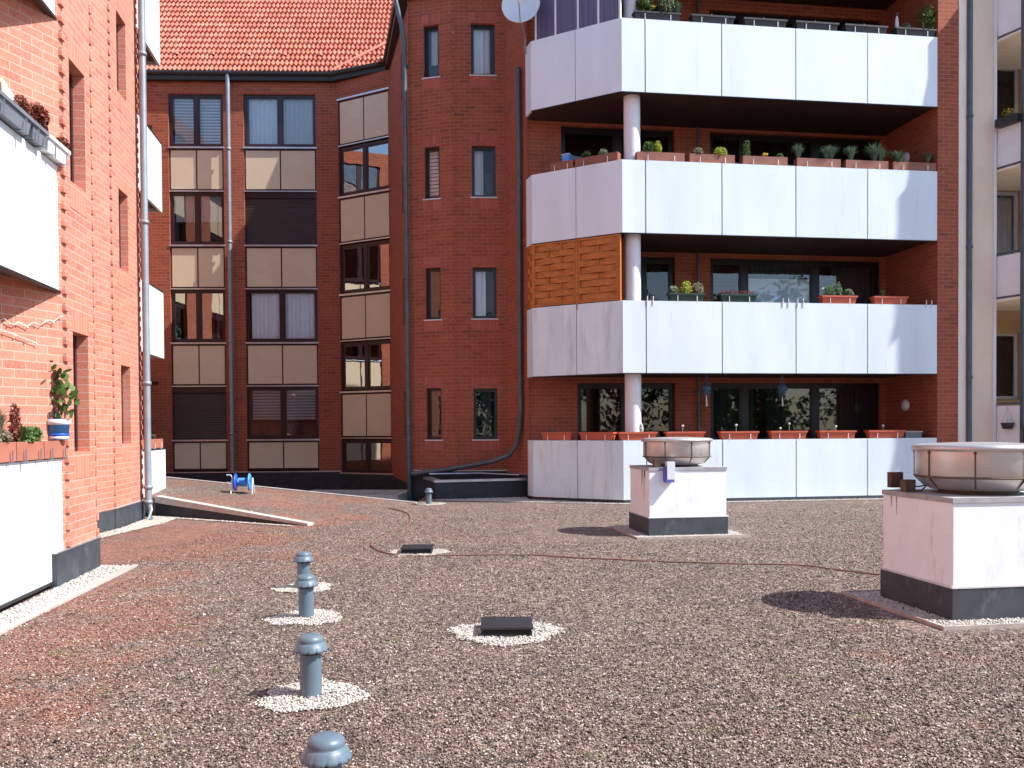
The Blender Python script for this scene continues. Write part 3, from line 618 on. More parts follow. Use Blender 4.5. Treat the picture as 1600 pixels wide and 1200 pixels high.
for c_ in ((1.2, 2.7), (4.6, 6.1)):
    for z0, z1 in rowsC:
        b = MB(); FX.box(b, c_[0], c_[1], -.12, -.055, z0-.03, z1+.03); o = b.build('spandrel', 'frame_dark', BC)
        for a, b_ in ((c_[0]+.05, (c_[0]+c_[1])/2-.02), ((c_[0]+c_[1])/2+.02, c_[1]-.05)):
            q = MB(); FX.box(q, a, b_, -.054, -.035, z0+.015, z1-.02); q.build('panel', 'tan_panel', o)
    for k in range(4): window(FX, BC, c_[0], c_[1], *wz(k), -.071, 2)
# ---- roof: eaves, gutter, pantiles
def tiles(P0, P1, pitch, up_len, clip=None, cw=.128, rl=.33, name='roof'):
    """pantile sheet rising from the eave P0->P1; clip(x, y, z) -> keep"""
    a = Vector((*P0, 0)); b = Vector((*P1, 0)); L = (b-a).length; t = (b-a).normalized(); bk = Vector((-t.y, t.x, 0))
    up_ = bk*math.cos(R(pitch))+Vector((0, 0, math.sin(R(pitch)))); nrm = t.cross(up_)*1.0
    if nrm.z < 0: nrm = -nrm
    nc = int(L/cw)+1; nr = int(up_len/rl)+1; m = MB(); m.smooth = True; K = 6
    prof = [(-.5, -.012), (-.36, -.030), (-.2, -.024), (.06, .012), (.25, .028), (.40, .020)]
    for j in range(nr):
        for i in range(nc):
            base = a+t*(cw*(i+.5))+up_*(rl*j)
            if clip and not clip(base+up_*(rl*.5)): continue
            row = [(x*cw, h) for x, h in prof]+[(.5*cw, -.012)]
            lo = [base+t*x+nrm*(h+.05) for x, h in row]; hi = [base+t*x+up_*rl+nrm*(h*.9-.004) for x, h in row]
            for q in range(len(row)-1):
                uvq = [(i+.5, j+.5)]*4
                m.poly([lo[q], lo[q+1], hi[q+1], hi[q]], uvq)
            lip = [p-nrm*.055 for p in lo]
            m.smooth = False
            for q in range(len(row)-1): m.poly([lip[q], lip[q+1], lo[q+1], lo[q]], [(i+.5, j+.5)]*4)
            m.poly([base-t*cw*.55-nrm*.05-up_*.03, base+t*cw*.55-nrm*.05-up_*.03, base+t*cw*.55-nrm*.05+up_*rl*1.05, base-t*cw*.55-nrm*.05+up_*rl*1.05])
            m.smooth = True
    return m, (a, t, up_, nrm, L)
EZ = 11.56
PIT = 49
eP0 = (-13.6, 24.66); eP1 = (-4.98, 24.96)   # main eave line (0.45 m overhang)
F3e0 = F3.p(-.05, .18, 0); F3e1 = F3.p(l3, .18, 0)
tA = Vector((eP1[0]-eP0[0], eP1[1]-eP0[1], 0)).normalized(); bA = Vector((-tA.y, tA.x, 0))
tB = Vector((F3.t[0], F3.t[1], 0)); bB = Vector((-tB.y, tB.x, 0))
tp = math.tan(R(PIT)); PB_ = 37.6; tpb = math.tan(R(PB_))
def hA(p): return (Vector((p[0], p[1], 0))-Vector((*eP0, 0))).dot(bA)*tp
def hB(p): return (Vector((p[0], p[1], 0))-Vector((F3e0[0], F3e0[1], 0))).dot(bB)*tpb
rvn = Vector((FRV.n[0], FRV.n[1], 0))  # outward of reveal wall
def hC(p): return -(Vector((p[0], p[1], 0))-Vector((*FRV.p(0, .12, 0)[:2], 0))).dot(rvn)*tp
mA, fa = tiles(eP0, (0.5, eP0[1]+tA.y/tA.x*14.1), PIT, 6.2, lambda p: hA(p) >= min(hB(p), hC(p))-.08 or p.x < -5.2)
mB_, fb = tiles(F3e0[:2], (F3e0[0]+tB.x*3.2, F3e0[1]+tB.y*3.2), PB_, 3.6, lambda p: hB(p) > hA(p)-.10 and hB(p) < hC(p)+.30)
rf = None
for mm_ in (mA, mB_):
    mm_.v = [(x, y, z+EZ) for x, y, z in mm_.v]
mA.v += []
i0 = len(mA.v); mA.v += mB_.v; mA.f += [tuple(i0+k for k in f) for f in mB_.f]; mA.uv += mB_.uv; mA.mi += mB_.mi; mA.sm += mB_.sm
rf = mA.build('roof', 'roof_tiles', BC)
# valley / verge tile line where the two slopes meet
v0 = Vector((F3e0[0], F3e0[1], EZ)); dv = None
for a_ in range(0, 900):
    an = R(a_/10); q = Vector((F3e0[0]+math.cos(an), F3e0[1]+math.sin(an)))
    if dv is None or abs(hA(q)-hB(q)) < dv[0]: dv = (abs(hA(q)-hB(q)), math.cos(an), math.sin(an), hA(q))
m = MB(); m.tube([v0+Vector((dv[1], dv[2], dv[3]))*s_+Vector((0, 0, .05)) for s_ in (0, .5, 1.0, 1.5, 2.0)], .05, 8); m.build('valley_tiles', 'roof_tiles', rf)
m = MB()
for i in range(7):
    p = Vector((*eP0, EZ))+tA*(4.1+i*1.02)+(bA*math.cos(R(PIT))+Vector((0, 0, math.sin(R(PIT)))))*(.95 if i != 5 else .95)
    m.lathe((p.x, p.y-.03, p.z), [(.07, -.02), (.065, .04), (.03, .07), (.0, .075)], 10)
m.build('vent_tile', 'roof_tiles', rf)
# boxed eaves + gutters following the whole edge
eave = [(-13.6, 24.66), (F3e0[0], F3e0[1]), (FRV.p(0, .15, 0)[0], FRV.p(-.12, .15, 0)[1]), tuple(FT1.p(-.14, .17, 0)[:2]), tuple(FT1.p(1.1, .18, 0)[:2]), tuple(FT2.p(1.3, .18, 0)[:2])]
inner = [(-13.6, 25.4), (-4.7, 25.6), (-3.0, 24.6), (-2.1, 20.8), (-1.2, 20.5), (.2, 20.5)]
m = MB()
for i in range(len(eave)-1):
    m.prism([eave[i], eave[i+1], inner[i+1], inner[i]], HE-.02, HE+.10)
m.build('eaves', 'gutter', rf)
g_ = MB()
for i in range(len(eave)-1):
    g_.tube([(*eave[i], HE+.17), (*eave[i+1], HE+.17)], .075, 10)
g_.build('gutter', 'gutter', rf)
# high roof body over the tower (out of frame, throws the shadow on the facade)
m = MB(); m.prism([(-3.0, 24.7), (-2.05, 20.7), (.3, 20.6), (.9, 19.4), (9.5, 20.6), (9, 30), (-3, 30)], HE+.1, HE+.35)
zz = 14.6
base_ = [(-3.0, 24.9), (-2.2, 20.5), (-.15, 20.0), (.0, 18.5), (9.6, 19.8), (9.0, 29.5), (-2.5, 29.5)]; top_ = [(1.0, 24.6), (1.0, 24.4), (1.4, 24.0), (2.0, 23.7), (7.5, 24.4), (7.5, 24.8), (1.1, 24.8)]
for i in range(len(base_)):
    j = (i+1) % len(base_); m.poly([(*base_[i], HE+.35), (*base_[j], HE+.35), (*top_[j], zz), (*top_[i], zz)])
m.poly([(*p, zz) for p in top_]); m.build('upper_roof', 'roof_tiles', BC)

# light well in front of the tower
LW = thing('light_well', (-.8, 19.2, 0), 'low black upstand with bright metal coping in front of the brick stair tower', 'light well')
FW = Fr((-1.62, 18.55), 15.5); m = MB(); lw = 2.06
FW.box(m, 0, lw, -.12, 0, -.02, .37); FW.box(m, 0, .12, -1.35, -.121, -.02, .37); m.build('upstand', 'black_skirting', LW)
m = MB(); FW.box(m, -.03, lw, -.16, .03, .372, .42); FW.box(m, -.03, .16, -1.35, -.161, .372, .42); m.build('coping', 'alu', LW, bevel=.004)
m = MB(); FW.box(m, .121, lw, -1.2, -.121, .10, .12); m.build('well_floor', 'vent_hole', LW)
m = MB(); m.tube([FW.p(.05, -1.0, .5), FW.p(1.2, -.95, .5), FW.p(1.95, -.4, .47)], .02, 6); m.build('rail', 'alu', LW)
LW2 = thing('light_well', (-3.5, 18.6, 0), 'dark sunken well with weathered edging at the foot of the slanted tan-panelled bay', 'light well')
m = MB(); Fq = Fr((-4.9, 19.4), -5)
for a, b, c, d in ((0, 2.4, -.1, 0), (0, .1, -1.6, -.101), (2.3, 2.4, -1.6, -.101), (0, 2.4, -1.7, -1.601)): Fq.box(m, a, b, c, d, -.24, .06)
m.build('edging', 'concrete', LW2); m = MB(); Fq.box(m, .1, 2.3, -1.6, -.1, -.24, -.2); m.build('well_floor', 'vent_hole', LW2)

# ================================================================== RIGHT BUILDING with balconies
BA = empty_bld('apartment_building', (5, 18.5, 0), 'red brick apartment building with four rows of long white balconies on the right')
AR = 8.25645; CA = (2.19, 17.32); FA = Fr(CA, AR); CH = Fr((.44, 18.35), -30.63); EN = Fr((.335, 18.715), -73.96)
FBk = Fr((.5, 19.02), AR)   # back wall of the loggias; s = distance along
def sx(X): return (X-.5)/math.cos(R(AR))
TOP = [1.247+2.75*k for k in range(4)]; BOT = [.075]+[TOP[k]-1.42 for k in (1, 2, 3)]
lo_holes = []; OPL = {0: (sx(1.43), sx(3.62)), 1: (sx(2.2), sx(3.62)), 2: (sx(1.1), sx(3.62)), 3: (sx(1.6), sx(3.62))}; OPM = (sx(4.42), sx(8.45))
HEAD = [2.48, 5.25, 8.03, 10.7]
for k in range(4):
    lo_holes.append((*OPL[k], HEAD[k]-2.35, HEAD[k])); lo_holes.append((*OPM, HEAD[k]-2.35, HEAD[k]))
m = MB(); FBk.wall(m, -.16, sx(8.56), 0, 11.3, lo_holes, .1)
FE = Fr((8.83, 18.28), AR)
# end wall of the loggias, pier, and mass behind
m.poly([(8.56, 20.19, 0), (8.83, 18.30, 0), (8.83, 18.30, 11.3), (8.56, 20.19, 11.3)], [(0, 0), (1.93, 0), (1.93, 11.3), (0, 11.3)])
FE.box(m, 0, .46, -2.4, .0, 0, 11.3)
m.prism([FBk.p(-.1, -.9, 0)[:2], FBk.p(9.2, -.9, 0)[:2], (8.5, 30), (.2, 30)], 0, 11.3)
m.build('wall', 'brick_tower', BA)
def backs(k):
    P = lambda *a: [a]
    L = []
    if k == 0: L = [('curtain', .0, .27, .02, .97, 'curtain_dark'), ('curtain', .34, .58, .02, .97, 'curtain_dark'), ('curtain', .62, .97, .02, .97, 'curtain_dark')]
    if k == 1: L = [('panel', .235, .60, .02, .83, 'curtain_bright'), ('curtain', .73, .97, .02, .98, 'curtain_dark'), ('curtain', .25, .6, .84, .98, 'curtain_dark')]
    if k == 2: L = [('curtain', .1, .9, .02, .97, 'room')]
    return L
for k in range(4):
    a, b = OPL[k]; window(FBk, BA, a, b, HEAD[k]-2.35, HEAD[k], -.1, 2, fm='frame_black', fw=.09, room=.8, glass='glass_dim')
    a, b = OPM; window(FBk, BA, a, b, HEAD[k]-2.35, HEAD[k], -.1, 3, fm='frame_black', fw=.09, room=.8, muls=[sx(5.24), sx(6.92)], backing=backs(k), glass='glass_clear' if k == 1 else 'glass_dim')
m = MB(); m.tube([FBk.p(sx(4.13), .06, 0), FBk.p(sx(4.13), .06, 11)], .03, 8); m.build('drainpipe', 'pipe_dark', BA)
corner_plan = [(.335, 18.715), (.44, 18.35), CA, (8.83, 18.285)]
def inset(d): return [EN.p(-.0, -d, 0)[:2], (.44+d*.6, 18.35+d*.75), (CA[0]+d*.32, CA[1]+d*.93), FA.p(6.70, -d, 0)[:2]]
for k in range(4):
    zb, zt = BOT[k], TOP[k]; m = MB(); pl2 = inset(.05)+[FBk.p(sx(8.54), .01, 0)[:2], FBk.p(-.1, .01, 0)[:2]]
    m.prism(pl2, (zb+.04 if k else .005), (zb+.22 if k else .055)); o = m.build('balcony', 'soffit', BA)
    segs = [(EN, .0, .372, .372), (CH, .008, 1.015, 1.0), (CH, 1.03, 2.018, 1.0)]
    st = [0, .475, 2.045, 3.605, 5.155, 6.71]
    for fr, a, b, _ in segs:
        q = MB(); fr.box(q, a, b, -.05, 0, zb, zt); q.build('parapet_panel', 'white_panel' if k == 3 else 'white_panel_dirty' if k < 2 else 'white_panel', o, bevel=.004)
    for a, b in zip(st, st[1:]):
        q = MB(); FA.box(q, a+(.012 if a else -.0), b-.012, -.05, 0, zb, zt); q.build('parapet_panel', 'white_panel', o, bevel=.004)
    q = MB()
    for s_ in st[1:-1]: FA.box(q, s_-.03, s_+.03, -.11, -.052, zb+.02, zt-.02)
    CH.box(q, .99, 1.05, -.11, -.052, zb+.02, zt-.02)
    q.build('panel_post', 'panel_gap', o)
    q = MB(); FA.box(q, .02, 6.70, -.052, -.0525+.045, zb-.018, zb-.003); CH.box(q, 0, 2.0, -.052, -.006, zb-.018, zb-.003); q.build('drip_edge', 'gutter', o)
    if k:
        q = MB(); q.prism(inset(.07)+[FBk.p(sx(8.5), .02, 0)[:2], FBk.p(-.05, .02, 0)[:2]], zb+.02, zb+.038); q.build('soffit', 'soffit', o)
m = MB(); m.prism([(-.1, 18.9), (.2, 18.0), (1.9, 17.0), (9.4, 18.0), (9.2, 20.4), (.3, 19.3)], 10.95, 11.3); m.build('loggia_roof', 'soffit', BA)
for k in range(4):
    m = MB(); m.lathe((2.44, 17.72, 0), [(.165, TOP[k]-1.2 if k else .06), (.165, (BOT[k+1]+.02) if k < 3 else 10.95)], 28); m.build('column', 'white_paint', BA)
m = MB(); FA.box(m, .0, 6.7, -.12, -.03, -.01, .07); CH.box(m, 0, 2.02, -.12, -.03, -.01, .07); EN.box(m, 0, .37, -.12, -.03, -.01, .07); FA.box(m, -.0, 7.2, -.028, .01, -.005, .065); m.build('skirting', 'grey_skirting', BA)
P_ = FA.p
pebble_band('pebble_strip', [P_(-.1, .02, 0)[:2], P_(7.2, .02, 0)[:2], P_(7.2, .22, 0)[:2], P_(-.1, .22, 0)[:2]], 'thin line of white pebbles below the lowest row of long white balconies', 14, dens=2500)
pebble_band('pebble_strip', [CH.p(-.1, .02, 0)[:2], CH.p(2.05, .02, 0)[:2], CH.p(2.05, .16, 0)[:2], (-1.75, 18.35), (-1.62, 18.52), (.3, 19.05)], 'narrow strip of pebbles in front of the black light well and angled balcony', 15, dens=2500)

# orange woven privacy screen
PS = thing('privacy_screen', (1.3, 17.8, TOP[1]), 'orange wooden woven privacy screen filling the second-storey balcony corner', 'privacy screen')
def lattice(fr, s0, s1, z0, z1, par, nv):
    m = MB(); e = .035
    fr.box(m, s0, s0+e, -.05, -.01, z0, z1); fr.box(m, s1-e, s1, -.05, -.01, z0, z1); fr.box(m, s0+e, s1-e, -.05, -.01, z1-e, z1); fr.box(m, s0+e, s1-e, -.05, -.01, z0, z0+e)
    xs = [s0+e+(s1-s0-2*e)*i/(nv+1) for i in range(nv+2)]
    for x in xs[1:-1]: fr.box(m, x-.012, x+.012, -.036, -.024, z0+e, z1-e)
    rows = 9; h = (z1-z0-2*e)/rows
    for r in range(rows):
        za = z0+e+r*h+.006; zb = za+h*.92; off = 1 if r % 2 else -1; K = 24*(nv+1)//3; pr = []
        for i in range(K+1):
            u = i/K*(nv+1); x = s0+e+(s1-s0-2*e)*i/K; pr.append((x, -.03+off*.020*math.cos(u*math.pi)))
        for (x0, y0), (x1, y1) in zip(pr, pr[1:]):
            for dd, fl in ((.003, 0), (-.003, 1)):
                q = [fr.p(x0, y0+dd, za), fr.p(x1, y1+dd, za), fr.p(x1, y1+dd, zb), fr.p(x0, y0+dd, zb)]; m.poly(q if not fl else q[::-1])
            m.poly([fr.p(x0, y0+.003, zb), fr.p(x1, y1+.003, zb), fr.p(x1, y1-.003, zb), fr.p(x0, y0-.003, zb)])
            m.poly([fr.p(x0, y0-.003, za), fr.p(x1, y1-.003, za), fr.p(x1, y1+.003, za), fr.p(x0, y0+.003, za)])
    m.build('woven_panel', 'wood_orange', par)
z0_, z1_ = TOP[1]+.02, BOT[2]-.02
lattice(EN, .02, .36, z0_, z1_, PS, 1); lattice(CH, .03, 1.0, z0_, z1_, PS, 2); lattice(CH, 1.06, 1.93, z0_, z1_, PS, 1)
for nme, s_ in (('post', .0), ('post', 1.01), ('post', 1.94)):
    m = MB(); CH.box(m, s_, s_+.045, -.055, .0, TOP[1]-.12 if s_ == 1.01 else TOP[1]+.004, z1_); m.build('post', 'wood_orange', PS)
m = MB(); CH.box(m, .1, 1.95, -.3, -.29, z0_, z1_); m.build('backing_mat', 'wood_dark', PS)
# glazed windbreak on the top balcony
GZ = thing('balcony_windbreak', (1.3, 17.8, TOP[3]), 'purple-grey windbreak panels with white posts above the top balcony corner', 'windbreak')
xs = [.10, .56, 1.07, 1.52, 1.98]
for a, b in zip(xs, xs[1:]):
    m = MB(); CH.box(m, a+.02, b-.02, -.07, -.05, TOP[3]+.0, 10.94)
    n_r = 3
    for i in range(1, n_r+1): x = a+(b-a)*i/(n_r+1); CH.box(m, x-.01, x+.01, -.05, -.04, TOP[3], 10.94)
    m.build('panel', 'glaze_panel', GZ)
for x in xs: m = MB(); CH.box(m, x-.02, x+.02, -.08, -.035, TOP[3]+.004, 10.95); m.build('post', 'white_paint', GZ)
# satellite dish
SD = thing('satellite_dish', EN.p(.0, .1, TOP[3]), 'round white satellite dish on the left corner of the top balcony', 'satellite dish')
dc = Vector((.25, 18.1, 10.08)); ax = Vector((-.15, -1, .28)).normalized(); rgt = ax.cross(Vector((0, 0, 1))).normalized(); upd = rgt.cross(ax)
def dpt(r, a, dp): return dc+rgt*(-r*math.cos(a))+upd*(r*1.12*math.sin(a))+ax*dp
m = MB(); m.smooth = True; RD = .385; NR = 6
for off, flip in ((0, 0), (-.012, 1)):
    for j in range(NR):
        for i in range(32):
            a0, a1 = 2*math.pi*i/32, 2*math.pi*(i+1)/32; r0, r1 = RD*j/NR, RD*(j+1)/NR
            q = [dpt(r0, a0, .09*(r0/RD)**2+off), dpt(r1, a0, .09*(r1/RD)**2+off), dpt(r1, a1, .09*(r1/RD)**2+off), dpt(r0, a1, .09*(r0/RD)**2+off)]
            m.poly(q if flip else q[::-1])
m.build('dish', 'dish', SD)
m = MB(); m.tube([dpt(RD, 2*math.pi*i/32, .088) for i in range(33)], .008, 6, False); m.build('rim', 'dish', SD)
fp = dc+ax*.36-upd*.16+rgt*.0; m = MB(); m.tube([dpt(RD*.97, -math.pi/2, .08), fp], .012, 6); m.build('arm', 'zinc', SD)
m = MB(); m.lathe(tuple(fp+Vector((0, 0, -.04))), [(0, 0), (.028, 0), (.035, .04), (.035, .09), (0, .095)], 12); m.build('receiver', 'white_paint', SD)
m = MB(); bkp = dc-ax*.03-upd*.1; m.tube([bkp, bkp-ax*.12-upd*.2, EN.p(.1, .03, 9.75), EN.p(.1, .03, 9.35)], .018, 8); m.build('mast', 'zinc', SD)

# ================================================================== BEIGE BUILDING, far right
BB = empty_bld('apartment_building', (11, 19, 0), 'beige rendered building with pale balconies at the far right edge')
FG = Fr((9.285, 18.40), AR)
m = MB(); m.prism([(11.95, 18.1), (12.1, 18.1), (12.1, 20.3), (11.95, 20.3)], 0, 11.05); m.build('sun_block_wall', 'beige_wall', BB)  # added wall out of frame, keeps direct sun off the ochre back wall
m = MB(); FG.box(m, .0, .80, -1.6, .03, 0, 11.5); m.build('wall', 'beige_wall', BB)
m = MB(); FG.box(m, .0, .165, .031, .06, 0, 11.5); m.build('corner_strip', 'beige_light', BB)
m = MB(); FG.box(m, .80, .865, -1.6, .06, 0, 11.5); m.build('corner_post', 'white_paint', BB)
m = MB(); bw = Fr(FG.p(.866, -1.5, 0)[:2], AR); zs = [2.95+2.7*k-.9 for k in range(4)]
hb = [(.06, .75, 4.18+2.7*k-2.05 if k else 2.0, 4.18+2.7*k-.45) for k in range(0, 3)]
hb = [(1.04, 1.78, 2.1, 3.62), (1.04, 1.78, 4.9, 6.85), (1.04, 1.78, 7.9, 9.7)]
bw.wall(m, 0, 5.0, 0, 11.5, hb, .1); m.build('wall', 'ochre_wall', BB)
m = MB(); m.prism([bw.p(0, -.8, 0)[:2], bw.p(5, -.8, 0)[:2], bw.p(5, -6, 0)[:2], bw.p(-.9, -6, 0)[:2], bw.p(-.9, -.2, 0)[:2]], 0, 11.5); m.build('body', 'beige_wall', BB)
window(bw, BB, *hb[0], -.1, 1, fm='sill_white', fw=.05, room=.5, glass='glass_dim', sill=(.1, .04))
window(bw, BB, *hb[1], -.1, 1, fm='sill_white', fw=.05, room=.5, backing=[('curtain', .1, .9, .03, .95, 'leafcurtain')] if False else [('curtain', .05, .95, .03, .95, 'curtain')], glass='glass')
window(bw, BB, *hb[2], -.1, 1, fm='sill_white', fw=.05, room=.5, glass='glass_dim')
q0 = (10.16, 18.50); q1 = (10.42, 17.93); q2 = (13.5, 16.95)
def parap(z0, z1, par, curved=False):
    a = math.degrees(math.atan2(q1[1]-q0[1], q1[0]-q0[0])); f1 = Fr(q0, a); L1 = math.dist(q0, q1)
    m = MB(); f1.box(m, .02, L1-.03, -.03, 0, z0, z1); m.build('parapet_panel', 'pink_panel', par)
    f2 = Fr(q1, math.degrees(math.atan2(q2[1]-q1[1], q2[0]-q1[0]))); 
    for i in range(3): m = MB(); f2.box(m, .08+i*1.0, 1.04+i*1.0, -.02, 0, z0, z1+.1); m.build('glass_panel', 'glass_side' if i == 0 else 'pink_panel', par)
for k in range(4):
    zb = 1.48+2.7*k if k else .35; zt = zb+.84 if k else 1.95
    if k == 0: zb = .4; zt = 1.9
    m = MB(); m.prism([q0, q1, q2, (13.5, 20.0), (10.0, 19.85)], zb-.1 if k else .2, zb-.02 if k else .3)
    o = m.build('balcony', 'beige_light', BB); parap(zb, zt, o)
    q = MB(); q.tube([(*q0, zt+.05), (*q1, zt+.05), (*q2, zt+.05)], .022, 8); q.tube([(*q0, zb-.03), (*q1, zb-.03), (*q2, zb-.03)], .02, 8); q.build('rail', 'steel_post', o)
for (x, y) in (q1, (11.5, 17.58), (12.6, 17.24)):
    m = MB(); Fr((x, y), 0).box(m, -.05, .06, -.06, .05, 0, 11.3); m.build('post', 'steel_post', BB)
m = MB(); m.prism([q0, q1, q2, (13.5, 20.2), (10.0, 19.85)], 11.1, 11.3); m.build('roof', 'beige_light', BB)
pipe(BB, [FG.p(.23, .09, 11.4), FG.p(.23, .09, 0)], .05, 'pipe_dark', joints=(2.5, 5.2, 7.9))

# ================================================================== FLOWER BOXES
def box_mesh(L, mat, style, par):
    """planter in local coords, centred, base z=0"""
    m = MB(); h = .15; wt, wb = .09, .065; lt, lb = L/2, L/2-(.03 if style != 'square' else .0)
    if style == 'square': wt = wb = .08; h = .165
    bot = [(-lb, -wb, 0), (lb, -wb, 0), (lb, wb, 0), (-lb, wb, 0)]; top = [(-lt, -wt, h), (lt, -wt, h), (lt, wt, h), (-lt, wt, h)]
    ti = [(-lt+.012, -wt+.012, h), (lt-.012, -wt+.012, h), (lt-.012, wt-.012, h), (-lt+.012, wt-.012, h)]; di = [(x, y, h-.03) for x, y, z in ti]
    for A, B in ((bot, top), (top, ti), (ti, di)):
        for i in range(4): j = (i+1) % 4; m.poly([A[i], A[j], B[j], B[i]])
    m.poly(bot[::-1])
    if style != 'square':
        f = Fr((0, 0), 0); f.box(m, -lt-.012, lt+.012, wt-.004, wt+.012, h-.03, h+.004); f.box(m, -lt-.012, lt+.012, -wt-.012, -wt+.004, h-.03, h+.004)
        f.box(m, -lt-.012, -lt+.004, -wt+.004, wt-.004, h-.03, h+.003); f.box(m, lt-.004, lt+.012, -wt+.004, wt-.004, h-.03, h+.003)
        for i in range(5): x = -lb+.06+i*(2*lb-.12)/4; f.box(m, x-.008, x+.008, -.01-wb, .012-wb-.012+0, .01, .02) if False else None
    o = m.build('box', mat, par)
    s_ = MB(); s_.poly(di); s_.build('soil', 'soil', par)
    return o
def hooks(L, par, mat='hook_white'):
    for x in (-L*.28, L*.28):
        m = MB(); f = Fr((0, 0), 0); f.box(m, x-.008, x+.008, .078, .092, -.06, .10); f.box(m, x-.008, x+.008, -.09, .0775, -.012, -.004); m.build('bracket', mat, par)
def planter(fr, s0, s1, z, mat, label, group, style='trap', plants=(), hook='hook_white', d=-.105):
    L = s1-s0; c = fr.p((s0+s1)/2, d, z+.012); name = 'flower_box'
    o = thing(name, c, label, 'flower box', group, rz=fr.a)
    # local frame: +x along wall, -y outwards
    box_mesh(L, mat, style, o)
    for x in (-L*.28, L*.28):
        m = MB(); f = Fr((0, 0), 0); f.box(m, x-.006, x+.006, .100, .109, -.03, .10); f.box(m, x-.006, x+.006, -.07, .0995, -.012, -.003); m.build('bracket', hook, o)
    rs_ = random.Random(hash(label) % 1000 if False else sum(map(ord, label)))
    for pl_ in plants:
        kind, x, a, b, mat_ = pl_; m = MB(); x = -L/2+L*x
        if kind == 'leaf': leafball(m, (x, -.03, .17+b*.9), a*1.4, int(260+a*1700), .02, rs_, squash=(1, .6, 1.25*b/a if a else 1)); nm = 'leafy_plant'
        elif kind == 'big': leafball(m, (x, 0, .18+b*.9), a*1.3, 700, .028, rs_, squash=(1, .8, b/a)); nm = 'shrub'
        elif kind == 'grass': tuft(m, (x, -.02, .14), b*1.65, 230, a*1.25, rs_, .007); nm = 'grass_tuft'
        elif kind == 'flower': leafball(m, (x, -.03, .19+b), a*1.1, 70, .016, rs_, squash=(1, .8, .6)); nm = 'flower'
        elif kind == 'row': 
            for i in range(int(a)): leafball(m, (x-L*.42+L*.84*i/(a-1), -.03, .19), .05, 60, .014, rs_, squash=(1, 1.2, .8))
            nm = 'bedding_plants'
        elif kind == 'ball':
            m.tube([(x, 0, .12), (x, 0, .15+b)], .004, 5); m.lathe((x, 0, .15+b), [(0, -.0), (.02, .006), (.028, .026), (.02, .046), (0, .052)], 12); nm = 'garden_stake'
        elif kind == 'stick': m.tube([(x, .0, .12), (x, 0, .12+b)], .008, 6); nm = 'garden_stake'
        m.build(nm, mat_, o)
    return o
def sA(px, Y=None):   # distance along the straight front for a photo column
    X = (px-800)/1376.2
    # solve (CA + t s).x / .y = X (camera at the origin)
    t = FA.t; return (X*CA[1]-CA[0])/(t[0]-X*t[1])+.0
def sC(px):
    X = (px-800)/1376.2; t = CH.t; P = CH.P; return (X*P[1]-P[0])/(t[0]-X*t[1])
G3 = 'dark flower boxes on the top balcony'; G2 = 'brown flower boxes on the third-storey balcony'; G1 = 'flower boxes on the second-storey balcony'; G0 = 'terracotta flower boxes on the lowest balcony'
Z3, Z2, Z1, Z0 = TOP[3], TOP[2], TOP[1], TOP[0]
st_ = [('stick', .5, 0, .10, 'hook_white')]
planter(FA, sA(995), sA(1066), Z3, 'planter_black', 'black flower box with yellow and grey shrubs beside the column on the top balcony', G3, plants=[('big', .25, .14, .17, 'leaf_green'), ('flower', .2, .07, .14, 'flower_yellow'), ('flower', .42, .05, .08, 'flower_yellow'), ('big', .72, .15, .16, 'leaf_pale'), ('grass', .95, .1, .16, 'leaf_bluegrass')])
planter(FA, sA(1084), sA(1150), Z3, 'planter_black', 'empty dark flower box right of the shrub-filled one on the top balcony', G3, plants=st_)
planter(FA, sA(1165), sA(1231), Z3, 'planter_black', 'empty dark flower box above the second full panel of the top balcony', G3, plants=st_)
planter(FA, sA(1246), sA(1311), Z3, 'planter_black', 'empty dark flower box third from the box with conifer on the top balcony', G3, plants=st_)
planter(FA, sA(1322), sA(1387), Z3, 'planter_black', 'empty dark flower box next to the parasol end of the top balcony', G3, plants=st_)
planter(FA, sA(1401), sA(1462), Z3, 'planter_black', 'dark flower box with a bushy green conifer at the right end of the top balcony', G3, plants=[('leaf', .3, .06, .04, 'leaf_pale'), ('big', .82, .16, .24, 'leaf_green')])
planter(CH, sC(861), sC(897), Z2, 'terracotta_brown', 'empty brown flower box on the angled end of the third-storey balcony', G2, 'square')
planter(CH, sC(900), sC(966), Z2, 'terracotta_brown', 'brown flower box with low pale plants left of the third-storey column', G2, 'square', [('leaf', .25, .07, .05, 'leaf_green'), ('leaf', .65, .07, .04, 'leaf_pale')])
planter(FA, sA(998), sA(1072), Z2, 'terracotta_brown', 'brown flower box with bright green tuft right of the third-storey column', G2, 'square', [('leaf', .25, .09, .08, 'leaf_green'), ('leaf', .45, .06, .09, 'leaf_yellow'), ('grass', .3, .1, .14, 'leaf_green')])
planter(FA, sA(1080), sA(1150), Z2, 'terracotta_brown', 'brown flower box with straw-coloured and lime plants on the third-storey balcony', G2, 'square', [('leaf', .2, .08, .05, 'leaf_straw'), ('leaf', .7, .11, .06, 'leaf_yellow')])
planter(FA, sA(1163), sA(1232), Z2, 'terracotta_brown', 'brown flower box with one yellow primrose on the third-storey balcony', G2, 'square', [('leaf', .1, .06, .13, 'leaf_green'), ('flower', .52, .055, .03, 'flower_yellow'), ('leaf', .85, .05, .03, 'leaf_green')])
planter(FA, sA(1247), sA(1315), Z2, 'terracotta_brown', 'brown flower box with a grass tuft at each end on the third-storey balcony', G2, 'square', [('grass', .05, .13, .20, 'leaf_bluegrass'), ('grass', .8, .17, .20, 'leaf_bluegrass'), ('grass', .7, .14, .16, 'leaf_bluegrass')])
